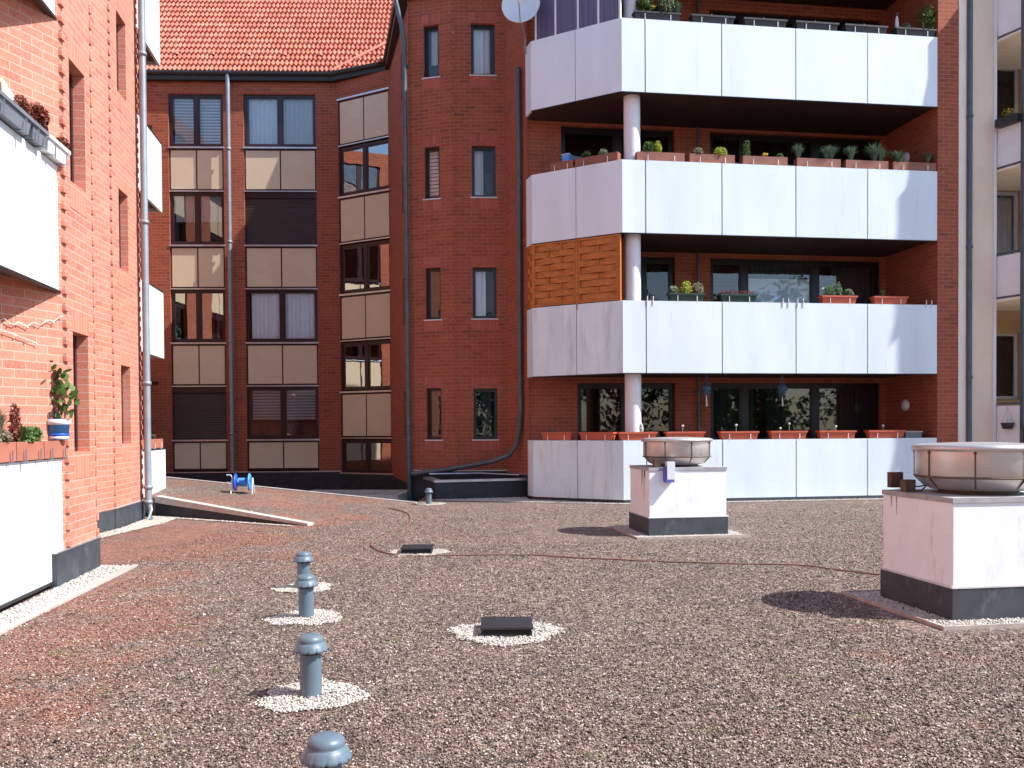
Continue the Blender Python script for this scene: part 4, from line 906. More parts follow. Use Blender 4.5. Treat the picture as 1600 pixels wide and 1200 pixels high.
planter(FA, sA(1323), sA(1389), Z2, 'terracotta_brown', 'brown flower box with the tallest blue grass, third-storey balcony, second from right end', G2, 'square', [('grass', .15, .15, .20, 'leaf_bluegrass'), ('grass', .7, .2, .24, 'leaf_bluegrass'), ('grass', .85, .16, .18, 'leaf_bluegrass')])
planter(FA, sA(1397), sA(1464), Z2, 'terracotta_brown', 'brown flower box with two round grass tufts at the right end of the third-storey balcony', G2, 'square', [('grass', .12, .16, .16, 'leaf_bluegrass'), ('leaf', .12, .08, .06, 'leaf_green'), ('grass', .82, .13, .16, 'leaf_bluegrass')])
planter(FA, sA(1048), sA(1102), Z1, 'planter_green', 'dark green flower box with yellow-green plants on the second-storey balcony', G1, plants=[('leaf', .15, .08, .05, 'leaf_pale'), ('leaf', .5, .09, .09, 'leaf_yellow'), ('leaf', .85, .09, .08, 'leaf_straw')])
planter(FA, sA(1128), sA(1184), Z1, 'planter_green', 'dark green flower box packed with dark red flowers on the second-storey balcony', G1, plants=[('row', .5, 10, 0, 'leaf_red')])
planter(FA, sA(1286), sA(1340), Z1, 'terracotta', 'terracotta flower box with leafy green plants on the second-storey balcony', G1, plants=[('leaf', .25, .1, .08, 'leaf_green'), ('leaf', .5, .06, .10, 'leaf_pale'), ('leaf', .8, .08, .05, 'leaf_pale'), ('flower', .05, .03, .1, 'flower_white')])
planter(FA, sA(1367), sA(1419), Z1, 'terracotta', 'almost bare terracotta flower box above the stained panel on the second-storey balcony', G1, plants=[('grass', .3, .05, .1, 'leaf_green')])
l0 = [(CH, 846, 892, 'leftmost box on the angled end', [('leaf', .3, .03, .01, 'leaf_straw')]), (CH, 905, 957, 'second from the left, on the angled end', []), (FA, 969, 1027, 'in front of the white column, with a white clip', [('leaf', .6, .03, .06, 'flower_white')]),
      (FA, 1043, 1102, 'behind the farther rooftop fan', [('ball', .45, 0, .09, 'flower_white')]), (FA, 1127, 1186, 'just right of the farther rooftop fan', [('ball', .45, 0, .10, 'flower_white')]), (FA, 1206, 1262, 'between the two hanging planters, one panel further right', [('ball', .55, 0, .12, 'rope'), ('ball', .3, 0, .03, 'rope')]),
      (FA, 1282, 1338, 'second from the right', [('ball', .5, 0, .06, 'flower_white')]), (FA, 1359, 1415, 'rightmost box, nearest the brick pier', [('ball', .45, 0, .07, 'flower_white')])]
for fr, a, b, lab, pls in l0:
    f_ = sA if fr is FA else sC; planter(fr, f_(a), f_(b), Z0, 'terracotta', 'terracotta box on the lowest balcony, '+lab, G0, plants=pls, hook='terracotta' if a in (1043,) else 'hook_white')
GL = 'brown flower boxes on the nearest left balcony'
for i, (a, b, lab, pls) in enumerate([(-.62, -.02, 'at the right end, under the blue bucket', []), (-1.24, -.64, 'in the middle, filled with low green plants', [('leaf', .5, .1, .05, 'leaf_green'), ('grass', .3, .1, .12, 'leaf_green'), ('leaf', .85, .08, .05, 'leaf_green'), ('leaf', .15, .05, .13, 'leaf_sedum')]), (-1.86, -1.26, 'cut by the left edge of the picture', [('leaf', .7, .09, .04, 'leaf_straw'), ('grass', .6, .12, .2, 'leaf_straw')])]):
    planter(FB, a, b, 1.235, 'terracotta_left', 'brown flower box on the nearest left balcony, '+lab, GL, 'square', pls, d=-.05, hook='zinc')
for i, (a, b, lab) in enumerate([(.02, .9, 'near'), (.95, 1.85, 'far')]):
    planter(FF, a, b, 1.17, 'terracotta_left', 'reddish flower box at the '+lab+' end of the low left balcony behind the pale drainpipe', 'flower boxes on the low left balcony', 'square', [('grass', .5, .05, .07, 'leaf_straw')], d=-.11)
planter(FB, -1.75, -.95, 4.10, 'planter_grey', 'large dark grey flower box on the upper left balcony', 'flower boxes on the upper left balcony', plants=[('leaf', .9, .07, .06, 'leaf_sedum')], d=.0, hook='zinc')
planter(FB, -.92, -.60, 4.10, 'planter_grey', 'small grey flower box with trailing red sedum on the upper left balcony', 'flower boxes on the upper left balcony', plants=[('big', .85, .12, .10, 'leaf_sedum'), ('leaf', .15, .07, .03, 'leaf_sedum')], d=.0, hook='zinc')
planter(FB, -.56, -.03, 4.10, 'planter_white', 'white flower box with dark red sedum at its end on the upper left balcony', 'flower boxes on the upper left balcony', plants=[('leaf', .95, .085, .04, 'leaf_sedum')], d=.0, hook='zinc')
# paper lantern / board behind
PB = thing('paper_bag', FB.p(-.85, -.16, 4.12), 'pale crumpled paper sack behind the grey flower boxes on the upper left balcony', 'paper sack')
m = MB(); f_ = Fr(FB.p(-.80, -.19, 0)[:2], AL)
bb = [f_.p(-.9, -.05, 3.95), f_.p(.34, -.05, 3.95), f_.p(.34, .05, 3.95), f_.p(-.9, .05, 3.95)]; tt = [f_.p(-.8, -.03, 4.66), f_.p(.10, -.03, 4.58), f_.p(.10, .03, 4.57), f_.p(-.8, .04, 4.65)]
for i in range(4): j = (i+1) % 4; m.poly([bb[i], bb[j], tt[j], tt[i]])
m.poly(tt); m.build('sack', 'planter_white', PB)
m = MB(); m.poly([f_.p(-.22, .054, 4.60), f_.p(-.08, .054, 4.585), f_.p(-.14, .056, 4.36), f_.p(-.2, .056, 4.38)]); m.build('fold', 'paper', PB)
# blue bucket with geranium
bx = FB.p(-.17, .0, 1.42)
BK = thing('plant_bucket', bx, 'blue and white bucket with a leggy green geranium on the left balcony', 'plant bucket')
m = MB(); m.lathe(bx, [(0, 0), (.085, 0), (.102, .19), (.108, .19), (.108, .2), (.09, .2), (.088, .15), (0, .15)], 24); m.cur = 0; m.build('bucket', 'bucket_blue', BK)
m = MB(); m.lathe((bx[0], bx[1], bx[2]+.165), [(.1005, -.02), (.109, -.018), (.111, .03), (.103, .032)], 24); m.lathe(bx, [(.0865, .004), (.0895, .004), (.092, .03), (.0895, .032)], 24); m.build('band', 'hook_white', BK)
m = MB(); m.lathe((bx[0], bx[1], bx[2]), [(.0925, .035), (.0945, .037), (.0965, .058), (.0945, .06)], 24); m.build('stripe', 'blue_plastic', BK)
rs_ = random.Random(5); m = MB(); stems = []
for (dx, dz) in ((0, .62), (-.06, .45), (.06, .5), (-.12, .56), (.04, .35)):
    m.tube([(bx[0], bx[1], bx[2]+.15), (bx[0]+dx*.5, bx[1]+dx*.2, bx[2]+dz*.6), (bx[0]+dx, bx[1]+dx*.5, bx[2]+dz)], .006, 6)
m.build('stem', 'bark', BK); m = MB()
for (dx, dy, dz) in ((-.05, 0, .66), (.06, 0, .62), (-.12, .02, .56), (.02, 0, .5), (.08, .02, .42), (-.03, 0, .38), (.05, 0, .30), (-.08, 0, .44)):
    c = Vector((bx[0]+dx, bx[1]+dy, bx[2]+dz))
    for _ in range(10):   # each leaf a small fan
        a = Vector((rs_.gauss(0, 1), rs_.gauss(0, 1)*.6-.4, rs_.gauss(0, .6)+.5)).normalized(); b = a.orthogonal().normalized(); e_ = a.cross(b); cc = c+Vector((rs_.gauss(0, .05), rs_.gauss(0, .04), rs_.gauss(0, .045))); r_ = rs_.uniform(.028, .045)
        m.poly([cc+b*r_*math.cos(t_)+e_*r_*math.sin(t_)*.9 for t_ in [i*6.283/9 for i in range(9)]])
m.build('leaves', 'leaf_green', BK)
# string lights under the upper left balcony
FL = thing('string_lights', FS.p(2.6, .02, 2.7), 'thin string of fairy lights looped on the shaded left brick wall', 'string lights')
m = MB(); pts = [FS.p(2.15+1.0*u/20, .03, 2.62-.12*math.sin(u/20*math.pi)+.02*math.sin(u*2)) for u in range(21)]; m.tube(pts, .004, 5)
pts2 = [FS.p(2.15+.7*u/12, .03, 2.5-.16*u/12) for u in range(13)]; m.tube(pts2, .004, 5); m.build('wire', 'string_lights', FL)
m = MB()
for p in pts[::2]+pts2[::2]: m.lathe((p[0], p[1], p[2]-.02), [(0, 0), (.008, .004), (.008, .018), (0, .022)], 6)
m.build('bulb', 'string_lights', FL)

# ================================================================== balcony odds and ends
def hang(px, zt, lab):
    s_ = sA(px); P = FA.p(s_, -.25, zt); o = thing('hanging_planter', (P[0], P[1], zt), lab, 'hanging planter', 'hanging planters under the second-storey balcony')
    rs_ = random.Random(int(px)); m = MB()
    for k in range(4):
        a = k*math.pi/2; m.tube([P, (P[0]+.07*math.cos(a), P[1]+.07*math.sin(a), zt-.26), (P[0]+.02*math.cos(a), P[1]+.02*math.sin(a), zt-.42)], .006, 5)
    m.build('cord', 'macrame', o); m = MB(); m.lathe((P[0], P[1], zt-.42), [(0, 0), (.05, 0), (.085, .10), (.088, .15), (.07, .15), (0, .13)], 16); m.build('pot', 'macrame', o)
    m = MB(); leafball(m, (P[0], P[1], zt-.33), .13, 120, .03, rs_, squash=(.8, .8, 1.25)); m.build('leafy_plant', 'macrame', o); m = MB(); m.tube([(P[0], P[1], zt-.42), (P[0]+.01, P[1], zt-.66)], [.012, .017], 6); m.build('tassel', 'rope', o)
hang(1111, BOT[1], 'blue-green macrame hanging planter left of the windows over the lowest balcony'); hang(1231, BOT[1], 'blue-green macrame hanging planter in front of the middle window over the lowest balcony')
def wall_lamp(z, lab, s_=.75):
    P = (8.83-.143*s_-.0, 18.30+.99*s_); o = thing('wall_lamp', (P[0], P[1], z), lab, 'wall lamp', 'round lamps on the balcony end walls'); m = MB(); m.smooth = True
    n = 18; prof = [(.13, 0), (.13, .03), (.10, .06), (.05, .075), (0, .08)]; vs = []; fs = []; ux = Vector((-.143, .99, 0)); nx = Vector((-.99, -.143, 0))
    for r, d in prof:
        for k in range(n): a = 6.283*k/n; vs.append(Vector((P[0], P[1], z))+ux*r*math.cos(a)+Vector((0, 0, r*math.sin(a)))+nx*d)
    for j in range(len(prof)-1):
        for k in range(n): fs.append((j*n+k, j*n+(k+1) % n, (j+1)*n+(k+1) % n, (j+1)*n+k))
    m.mesh(vs, fs); m.build('globe', 'dish', o); m = MB(); q = [Vector((P[0], P[1], z))+ux*.07*math.cos(6.283*k/n)+Vector((0, 0, .07*math.sin(6.283*k/n)))+nx*.004 for k in range(n)]
    m.tube(q+[q[0]], .006, 5, False); m.build('base_ring', 'zinc', o)
wall_lamp(1.95, 'round pale wall lamp on the end wall of the lowest balcony', 1.1); wall_lamp(7.35, 'round pale wall lamp on the end wall of the third-storey balcony', 1.1)
o = thing('storage_box', FA.p(sA(1436), -.35, .1), 'grey storage box standing at the right end of the lowest balcony', 'storage box')
m = MB(); FA.box(m, sA(1422), sA(1447), -.5, -.15, .1, 1.36); m.build('body', 'planter_grey', o, bevel=.01); m = MB(); FA.box(m, sA(1421), sA(1448), -.52, -.13, 1.361, 1.39); m.build('lid', 'slab_grey', o)
# closed parasol
pc = FA.p(sA(1416), -.35, 0)
o = thing('parasol', (pc[0], pc[1], TOP[3]-1.1), 'closed white parasol tied up at the right end of the top balcony', 'parasol')
m = MB(); m.lathe((pc[0], pc[1], 0), [(.05, TOP[3]+.10), (.062, TOP[3]+.14), (.045, TOP[3]+.32), (.03, TOP[3]+.5), (.012, TOP[3]+.56)], 10); m.build('canopy', 'dish', o)
m = MB(); m.tube([(pc[0], pc[1], TOP[3]-1.1), (pc[0], pc[1], TOP[3]+.6)], .015, 8); m.lathe((pc[0], pc[1], TOP[3]+.58), [(.0, 0), (.045, .005), (.045, .03), (0, .035)], 10); m.build('pole', 'steel_post', o)
# empty white brackets on the second-storey parapet
for i, (px, lab) in enumerate(((1017, 'beside the column end'), (1228, 'left of the middle panel joint'), (1251, 'right of the middle panel joint'), (1451, 'at the right end'))):
    s_ = sA(px); P = FA.p(s_, 0, TOP[1]); o = thing('flower_box_bracket', P, 'pair of empty white brackets on the second-storey parapet, '+lab, 'bracket', 'empty brackets on the second-storey balcony')
    for e_ in (-.06, .06):
        m = MB(); FA.box(m, s_+e_-.007, s_+e_+.007, .004, .016, -.08+TOP[1], .09+TOP[1]); FA.box(m, s_+e_-.007, s_+e_+.007, -.06, .0035, .004+TOP[1], .014+TOP[1]); m.build('hook', 'hook_white', o)
# small blue sign-like tub on angled third-storey balcony
P = CH.p(sC(882), -.12, TOP[2]+.14); o = thing('plastic_tub', P, 'small pale blue plastic tub at the left end of the third-storey balcony', 'tub')
m = MB(); CH.box(m, sC(877), sC(888), -.2, -.1, TOP[2]+.12, TOP[2]+.33); m.build('tub', 'blue_light', o, bevel=.008); m = MB(); CH.box(m, sC(876.5), sC(888.5), -.205, -.095, TOP[2]+.331, TOP[2]+.345); m.build('lid', 'dish', o)
# shrub on the shaded wall, third storey left
o = thing('climbing_plant', (.7, 18.5, TOP[2]), 'sparse olive climbing plant against the wall at the left end of the third-storey balcony', 'climbing plant')
rs_ = random.Random(9); m = MB()
for k in range(6): m.tube([(.75+.06*k, 18.55, TOP[2]-.3), (.6+.1*k, 18.6, TOP[2]+.3), (.55+.07*k+.05*math.sin(k), 18.62, TOP[2]+.5+.07*k)], .005, 5)
m.build('stem', 'bark', o); m = MB()
for k in range(60): leafball(m, (.5+.6*rs_.random(), 18.58, TOP[2]+.75*rs_.random()**1.3), .05, 3, .02, rs_)
m.build('leaves', 'leaf_straw', o)
# right-hand building: yellow flowers, hanging basket, trough
o = thing('flower_box', (10.27, 18.25, 7.72), 'black flower box with yellow flowers on the beige building balcony', 'flower box')
fq = Fr(q0, math.degrees(math.atan2(q1[1]-q0[1], q1[0]-q0[0]))); m = MB(); fq.box(m, .08, .55, -.02, .16, 7.66, 7.82); m.build('box', 'planter_black', o, bevel=.01)
m = MB(); rs_ = random.Random(2); P = fq.p(.32, .07, 7.88); leafball(m, P, .13, 60, .02, rs_, squash=(1, 1, .5)); m.build('leafy_plant', 'leaf_green', o); m = MB(); leafball(m, (P[0], P[1], P[2]+.04), .13, 90, .02, rs_, squash=(1, 1, .5)); m.build('flower', 'flower_yellow', o)
P = fq.p(.34, .1, 1.7); o = thing('hanging_planter', P, 'black hanging basket below the railing of the beige building', 'hanging planter')
m = MB(); m.lathe((P[0], P[1], 1.42), [(0, 0), (.09, 0), (.13, .13), (.115, .13), (0, .1)], 16); m.build('basket', 'planter_black', o)
m = MB(); [m.tube([(P[0], P[1], 1.88), (P[0]+.12*math.cos(a), P[1]+.12*math.sin(a), 1.55)], .003, 4) for a in (0, 2.1, 4.2)]; m.build('wire', 'zinc', o)
o = thing('flower_box', (10.55, 17.8, 1.25), 'terracotta trough with fresh green plants at the right edge behind the large fan', 'flower box')
m = MB(); fz = Fr((10.4, 17.75), 0); fz.box(m, 0, .7, -.2, 0, 1.13, 1.30); m.build('box', 'terracotta', o, bevel=.008); m = MB(); leafball(m, (10.62, 17.8, 1.38), .2, 320, .03, random.Random(4), squash=(1.3, .6, .6)); tuft(m, (10.5, 17.8, 1.3), .25, 60, .2, random.Random(3)); m.build('leafy_plant', 'leaf_green', o)

# ================================================================== ROOF VENTS
def make_vent(loc, label):
    o = thing('vent_pipe', (0, 0, 0), label, 'vent pipe', 'grey plastic vent pipes on the roof')
    m = MB(); m.lathe((0, 0, 0), [(.060, -.02), (.060, .29)], 32); m.build('pipe', 'vent_grey', o)
    m = MB(); m.lathe((0, 0, 0), [(.0605, .245), (.064, .247), (.064, .262), (.0605, .264)], 32); m.build('collar', 'vent_hole', o)
    m = MB(); n = 96; prof = [(.062, .266), (.088, .258), (.095, .258), (.0965, .266), (.094, .274), (.083, .296), (.0775, .303), (.073, .306), (.071, .309), (.0715, .316), (.0715, .324), (.066, .336), (.052, .347), (.03, .353), (0, .355)]
    vs = []; fs = []; m.smooth = True
    for j, (r, z) in enumerate(prof):
        for k in range(n):
            a = 6.283185*k/n; rr = r; zz = z
            if j in (1, 2, 3) and k % 8 in (0, 1): rr = r-.004; zz = z+.004
            elif j == 4 and k % 8 in (0, 1): rr = r-.002
            vs.append((rr*math.cos(a), rr*math.sin(a), zz))
    for j in range(len(prof)-1):
        for k in range(n): fs.append((j*n+k, j*n+(k+1) % n, (j+1)*n+(k+1) % n, (j+1)*n+k))
    m.mesh(vs, fs); m.build('cap', 'vent_grey', o); o.location = loc; return o
def dup(root, loc, label, rz=0, scale=1):
    r = root.copy(); sc.collection.objects.link(r); r.location = loc; r['label'] = label; r.rotation_euler = (.02*math.sin(rz*9), .025*math.cos(rz*7), rz); r.scale = (scale,)*3
    for c in list(root.children):
        d = c.copy(); sc.collection.objects.link(d); d.parent = r
        for e in c.children: f = e.copy(); sc.collection.objects.link(f); f.parent = d
    return r
V0 = make_vent((-1.14, 4.93, 0), 'grey vent pipe in the full pebble ring, second nearest to the camera')
dup(V0, (-1.645, 6.99, 0), 'grey vent pipe third from the camera, its cap overlapping the one behind', .3)
dup(V0, (-1.975, 8.30, 0), 'grey vent pipe farthest back of the row of four', 1.1)
dup(V0, (-.71, 3.30, 0), 'nearest vent pipe, only its grey cap showing at the bottom edge', .7)
dup(V0, (-1.66, 17.45, 0), 'small lone vent pipe in front of the black light well', .7, .93)
RG = [((-1.13, 4.92), .285), ((-1.65, 6.98), .285), ((-1.975, 8.3), .27)]
rl_ = ['ring of white pebbles round the second nearest vent pipe', 'ring of white pebbles round the third vent pipe of the row', 'ring of white pebbles round the farthest vent pipe of the row']
for i, ((c, r), lab) in enumerate(zip(RG, rl_)): ring('pebble_ring', c, r, lab, 21+i, dens=6500)
ring('pebble_ring', (-.71, 3.28), .24, 'ring of white pebbles under the nearest vent pipe', 29, dens=3500)
ring('pebble_ring', (-1.62, 17.5), .30, 'small patch of white pebbles at the lone vent pipe by the light well', 24, dens=2500)
ring('pebble_ring', (-.05, 6.42), .36, 'oval of white pebbles round the nearer black drain cover', 25, dens=6000, sx=1.12)
ring('pebble_ring', (-1.15, 10.65), .33, 'oval of white pebbles round the farther black drain cover', 26, dens=4000, sx=1.1)
def drain(loc, rz, label):
    o = thing('roof_drain', loc, label, 'roof drain', 'black roof drain covers')
    f = Fr(loc[:2], math.degrees(rz)); m = MB(); w2, h_ = .185, .062; dep = .36
    lo = [f.p(-w2, -dep, .012), f.p(w2, -dep, .012), f.p(w2, 0, .012), f.p(-w2, 0, .012)]; hi = [f.p(-w2+.012, -dep+.012, h_), f.p(w2-.012, -dep+.012, h_), f.p(w2-.012, -.012, h_), f.p(-w2+.012, -.012, h_)]
    for i in range(4): j = (i+1) % 4; m.poly([lo[i], lo[j], hi[j], hi[i]])
    m.build('sides', 'vent_hole', o); m = MB(); f.box(m, -w2-.004, w2+.004, -dep-.004, .004, h_+.001, h_+.016); m.build('lid', 'drain_black', o, bevel=.006)
    return o
drain((-.045, 6.27, .004), R(1), 'black square drain cover in the pebble oval nearer to the camera'); drain((-1.15, 10.48, .004), R(2), 'black square drain cover farther back beside the farther pebble oval')

# ================================================================== FAN UNITS
def fan_unit(P, label, side, sd):
    f = Fr(P, AR); Wd = 1.1; Dp = .95; ht = .905; rs_ = random.Random(sd)
    o = thing('ventilation_unit', (P[0], P[1], 0), label, 'ventilation unit', 'rooftop ventilation units')
    m = MB(); f.box(m, .0, Wd, -Dp, 0, .27, ht); m.build('plinth', 'block_white', o, bevel=.008)
    m = MB(); f.box(m, -.018, Wd+.018, -Dp-.018, .018, -.01, .255); m.build('skirting', 'grey_skirting', o, bevel=.005)
    m = MB(); f.box(m, -.022, Wd+.022, -Dp-.022, .022, .256, .27); m.build('flashing', 'sill_white', o)
    m = MB(); f.box(m, -.01, Wd+.01, -Dp-.01, .01, ht+.002, ht+.042); m.build('cover_slab', 'slab_grey', o, bevel=.005)
    # rain streaks below the slab on the shaded side
    m = MB()
    for q in ([(-.25, .42, .012), (-.38, .3, .01), (-.33, .2, .02), (-.22, .12, .03)] if side == 'L' else [(-.83, .10, .008), (-.75, .16, .006)]):
        y, ln, wd = q; m.poly([f.p(-.0015, y-wd, ht-.002), f.p(-.0015, y+wd, ht-.002), f.p(-.0015, y+wd*.3, ht-ln), f.p(-.0015, y-wd*.3, ht-ln)])
    m.build('rain_stains', 'steel_stain', o)
    c = f.p(Wd/2, -Dp/2, ht+.045); r = .475
    fo = MB(); a0 = .26
    fo.lathe(c, [(.30, 0), (.30, .035)], 24); hb_ = fo.build('foot_ring', 'steel_stain', o)
    n = 8; h = MB(); h.lathe(c, [(.36, .03), (.40, .05), (r-.002, .133)], 48, True, a0); h.lathe(c, [(r-.002, .133), (r, .137), (r, .345)], 48, True, a0)
    fh = h.build('fan_housing', 'steel', o)
    h = MB(); h.lathe(c, [(r, .346), (r+.028, .348), (r+.03, .385), (r-.03, .398), (.18, .41), (0, .412)], 36); h.build('fan_lid', 'steel', fh)
    h = MB(); h.lathe(c, [(r+.004, .128), (r+.010, .130), (r+.010, .142), (r+.004, .144)], 48, True, a0); h.build('seam', 'steel_stain', fh)
    h = MB()
    for k in range(n):
        a = a0+6.283185*k/n; x, y = c[0]+(r+.004)*math.cos(a), c[1]+(r+.004)*math.sin(a); h.tube([(x, y, c[2]+.13), (x, y, c[2]+.35)], .006, 5); h.lathe((x, y, c[2]+.335), [(.012, -.01), (.014, 0), (.0, .012)], 6)
        x2, y2 = c[0]+.40*math.cos(a), c[1]+.40*math.sin(a); h.tube([(x, y, c[2]+.13), (x2, y2, c[2]+.05)], .006, 5)
    h.build('rivet_strip', 'steel_stain', fh)
    return o, f, c, ht
U1, f1_, c1_, ht_ = fan_unit((1.88, 12.05), 'farther white plinth with steel fan and a blue switch box on its edge', 'L', 3)
m = MB(); f1_.box(m, .22, .33, .006, .10, .79, 1.03); m.poly([f1_.p(0, 0, 0)]*3); b_ = m.build('switch_box', 'dish', U1, bevel=.012)
m = MB(); f1_.box(m, .19, .218, .0, .08, .77, .97); f1_.box(m, .20, .32, .005, .10, .75, .788); m.build('switch_base', 'blue_box', b_)
m = MB(); f1_.box(m, .08, .17, -.12, -.03, ht_+.045, ht_+.16); m.build('junction_box', 'rust_box', U1)
U2, f2_, c2_, _ = fan_unit((3.36, 6.70), 'large white plinth with steel fan cut by the right edge, nearest to the camera', 'R', 4)
m = MB(); f2_.box(m, -.02, .09, -.86, -.80, ht_+.07, ht_+.20); b_ = m.build('isolator_switch', 'rust_box', U2, bevel=.006)
m = MB(); f2_.box(m, .0, .09, -.70, -.62, ht_+.044, ht_+.145); m.build('junction_box', 'steel_stain', U2, bevel=.006)
m = MB(); m.tube([f2_.p(.09, -.66, ht_+.09), f2_.p(.14, -.66, ht_+.085), f2_.p(.2, -.63, ht_+.10)], .006, 6); m.tube([f2_.p(.08, -.66, ht_+.05), f2_.p(.15, -.64, ht_+.05), f2_.p(.2, -.6, ht_+.12)], .006, 6); m.build('cable', 'vent_hole', U2)
def pad(f, label, sd):
    W_ = 1.1; e = .24; pts = [f.p(-e, e, 0)[:2], f.p(W_+e, e, 0)[:2], f.p(W_+e, -.95-e, 0)[:2], f.p(-e, -.95-e, 0)[:2]]
    pebble_band('pebble_bed', pts, label, sd, dens=5200)
    o = thing('edging', (*pts[0], 0), 'thin metal edging frame around the '+label.split('round the ')[1], 'edging', 'edging frames round the ventilation units'); m = MB(); t_ = .012
    f.box(m, -e-t_, W_+e+t_, e, e+t_, -.01, .03); f.box(m, -e-t_, W_+e+t_, -.95-e-t_, -.95-e, -.01, .03); f.box(m, -e-t_, -e, -.95-e, e, -.01, .03); f.box(m, W_+e, W_+e+t_, -.95-e, e, -.01, .03); m.build('frame', 'rust_edge', o)
plain('rust_edge', (.48, .40, .36), .7, .2, .3, 9)
pad(f1_, 'white pebbles round the farther ventilation unit', 31); pad(f2_, 'white pebbles round the nearer ventilation unit', 32)

# ================================================================== cable, hose reel, moss, leaf litter
def gpt(px, py, z=.012):
    d = fw+rt2*((px-800)/CF)-up2*((py-CY0)/CF); t = (z-1.5)/d.z; return (d.x*t, d.y*t, z)
cp = [(560, 791), (608, 794), (632, 800), (640, 806), (636, 822), (600, 838), (582, 849), (584, 856), (605, 864), (640, 868), (720, 867), (830, 867), (900, 871), (960, 874), (1040, 877), (1120, 880), (1200, 881), (1260, 884), (1310, 890), (1345, 895), (1380, 897)]
import itertools
raw = [Vector(gpt(*p)) for p in cp]; sm_ = []
for i in range(len(raw)-1):
    p0, p1, p2, p3 = raw[max(0, i-1)], raw[i], raw[i+1], raw[min(len(raw)-1, i+2)]
    for u in range(6):
        t = u/6; q = .5*((2*p1)+(p2-p0)*t+(2*p0-5*p1+4*p2-p3)*t*t+(3*p1-p0-3*p2+p3)*t*t*t); q.z = .012+.003*math.sin(i*3+u); sm_.append(q)
m = MB(); m.tube(sm_+[raw[-1]], .009, 6); tag(m.build('cable', 'cable'), 'thin brown cable snaking across the gravel towards the nearer ventilation unit', 'cable')
hp = Vector((-5.21, 17.0, 0)); hz = zr(-5.21, 17.0)+.004
HR = thing('hose_reel', (hp.x, hp.y, hz), 'small bright blue hose reel on white legs, on the raised gravel', 'hose reel')
fh = Fr((hp.x, hp.y), 8)
for s_ in (-.13, .13):
    m = MB(); vs = []; n = 22; prof = [(.03, -.02), (.15, -.02), (.17, -.008), (.17, .008), (.15, .02), (.03, .02), (.03, -.02)]
    cx = Vector(fh.p(s_, 0, hz+.22)); tx = Vector((*fh.t, 0)); nx = Vector((*fh.n, 0)); m.smooth = True
    for r, d in prof:
        for k in range(n): a = 6.283*k/n; vs.append(cx+tx*d+nx*r*math.cos(a)+Vector((0, 0, r*math.sin(a))))
    m.mesh(vs, [(j*n+k, j*n+(k+1) % n, (j+1)*n+(k+1) % n, (j+1)*n+k) for j in range(len(prof)-1) for k in range(n)]); m.build('reel_disc', 'blue_plastic' if s_ < 0 else 'blue_light', HR)
m = MB(); m.tube([fh.p(-.13, 0, hz+.22), fh.p(.13, 0, hz+.22)], .055, 14); m.build('drum', 'blue_light', HR)
m = MB(); m.tube([fh.p(.11*math.sin(a*.8)*0+(-.06+.12*i/40), 0, 0) for i, a in enumerate([0])], .01, 4) if False else None
hs = [fh.p(-.08+.16*i/60, .075*math.cos(i*.9), hz+.22+.075*math.sin(i*.9)) for i in range(61)]; m.tube(hs, .012, 6); m.build('hose', 'blue_light', HR)
for s_ in (-.19, .19):
    for d_s in (-1, 1):
        m = MB(); m.tube([fh.p(s_, .0, hz+.30), fh.p(s_*1.05, d_s*.14, hz+.0)], .011, 8); m.build('leg', 'hook_white', HR)
m = MB(); m.tube([fh.p(-.19, 0, hz+.30), fh.p(-.22, 0, hz+.36), fh.p(-.3, 0, hz+.36)], .009, 6); m.tube([fh.p(-.19, 0, hz+.22), fh.p(-.3, .0, hz+.22), fh.p(-.3, -.05, hz+.14)], .009, 6); m.build('crank_handle', 'hook_white', HR)
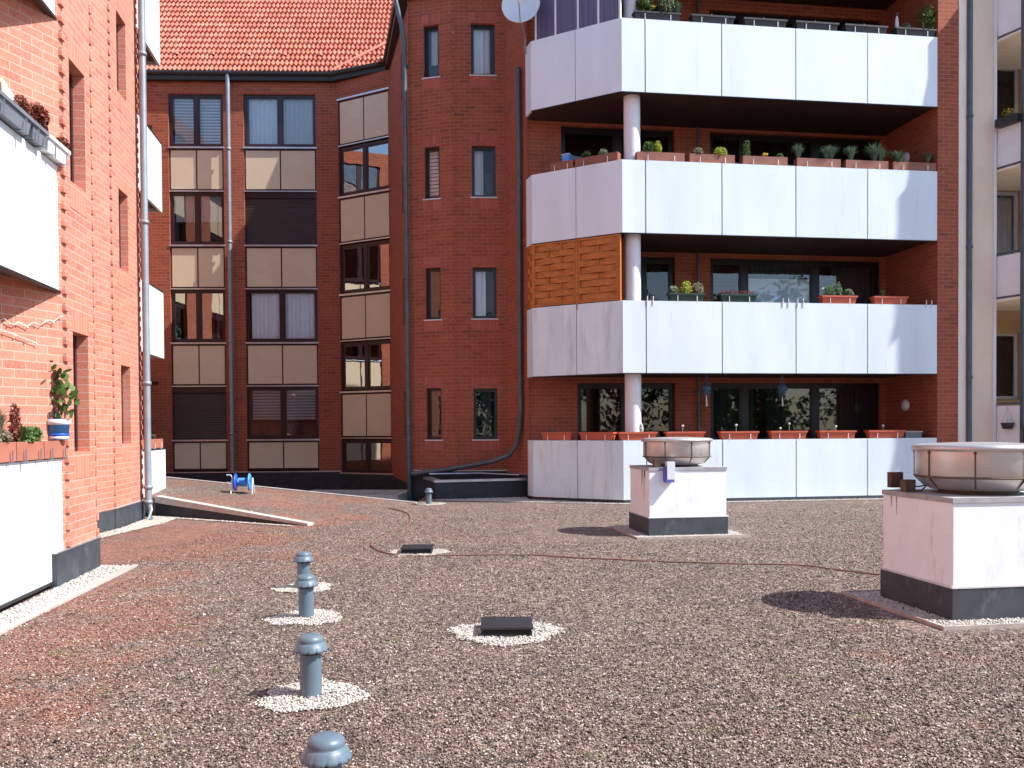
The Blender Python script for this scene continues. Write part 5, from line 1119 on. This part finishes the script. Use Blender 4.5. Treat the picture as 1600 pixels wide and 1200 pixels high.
rs_ = random.Random(12); m = MB()
for (px, py, r) in [(285, 978, .035), (205, 1015, .04), (105, 1025, .04), (222, 1165, .06), (250, 1150, .05), (180, 1190, .05), (1110, 1140, .04), (1225, 1055, .04), (930, 1180, .03), (500, 1040, .03), (620, 1000, .03), (310, 1005, .03), (90, 1020, .03), (1350, 1120, .04), (250, 1178, .04), (340, 1048, .02), (365, 782, .12), (150, 1080, .03)]:
    c = gpt(px, py, .01)
    for _ in range(26): leafball(m, (c[0]+rs_.gauss(0, r), c[1]+rs_.gauss(0, r), .012), .012, 2, .006, rs_)
tag(m.build('moss', 'moss'), 'small yellow-green tufts of moss and sedum scattered in the gravel', 'moss', kind='stuff')

# ================================================================== trees behind the camera (seen only mirrored in the windows)
def tree(loc, h, lab, seed):
    rs_ = random.Random(seed); o = thing('broadleaf_tree', loc, lab, 'tree', 'trees behind the viewer'); m = MB()
    m.tube([loc, (loc[0]+.2, loc[1], loc[2]+h*.35), (loc[0], loc[1]+.2, loc[2]+h*.75)], [.25, .2, .06], 8)
    for k in range(7): a = k*.9; z = h*(.3+.06*k); m.tube([(loc[0]+.1, loc[1], loc[2]+z), (loc[0]+h*.2*math.cos(a), loc[1]+h*.2*math.sin(a), loc[2]+z+h*.15)], [.09, .03], 6)
    m.build('trunk', 'bark', o); m = MB()
    for k in range(44):
        a = rs_.uniform(0, 6.28); q = rs_.uniform(0, 1)**.6*h*.26; z = h*rs_.uniform(.08, .95); q *= 1.15-abs(z/h-.5)*1.1
        leafball(m, (loc[0]+q*math.cos(a)*1.25, loc[1]+q*math.sin(a), loc[2]+z), h*.12, 120, .24, rs_)
    m.build('crown', 'tree_leaf', o)
for i, (x, y, h) in enumerate([(-8, -34, 12), (4, -36, 12), (18, -32, 13), (26, -35, 15), (34, -32, 13), (42, -36, 15), (51, -33, 14)]):
    tree((x, y, 0), h, ['slender', 'tall', 'short', 'spreading', 'round', 'broad', 'dense'][i]+' leafy green tree standing behind the viewer, mirrored in the windows', 50+i)
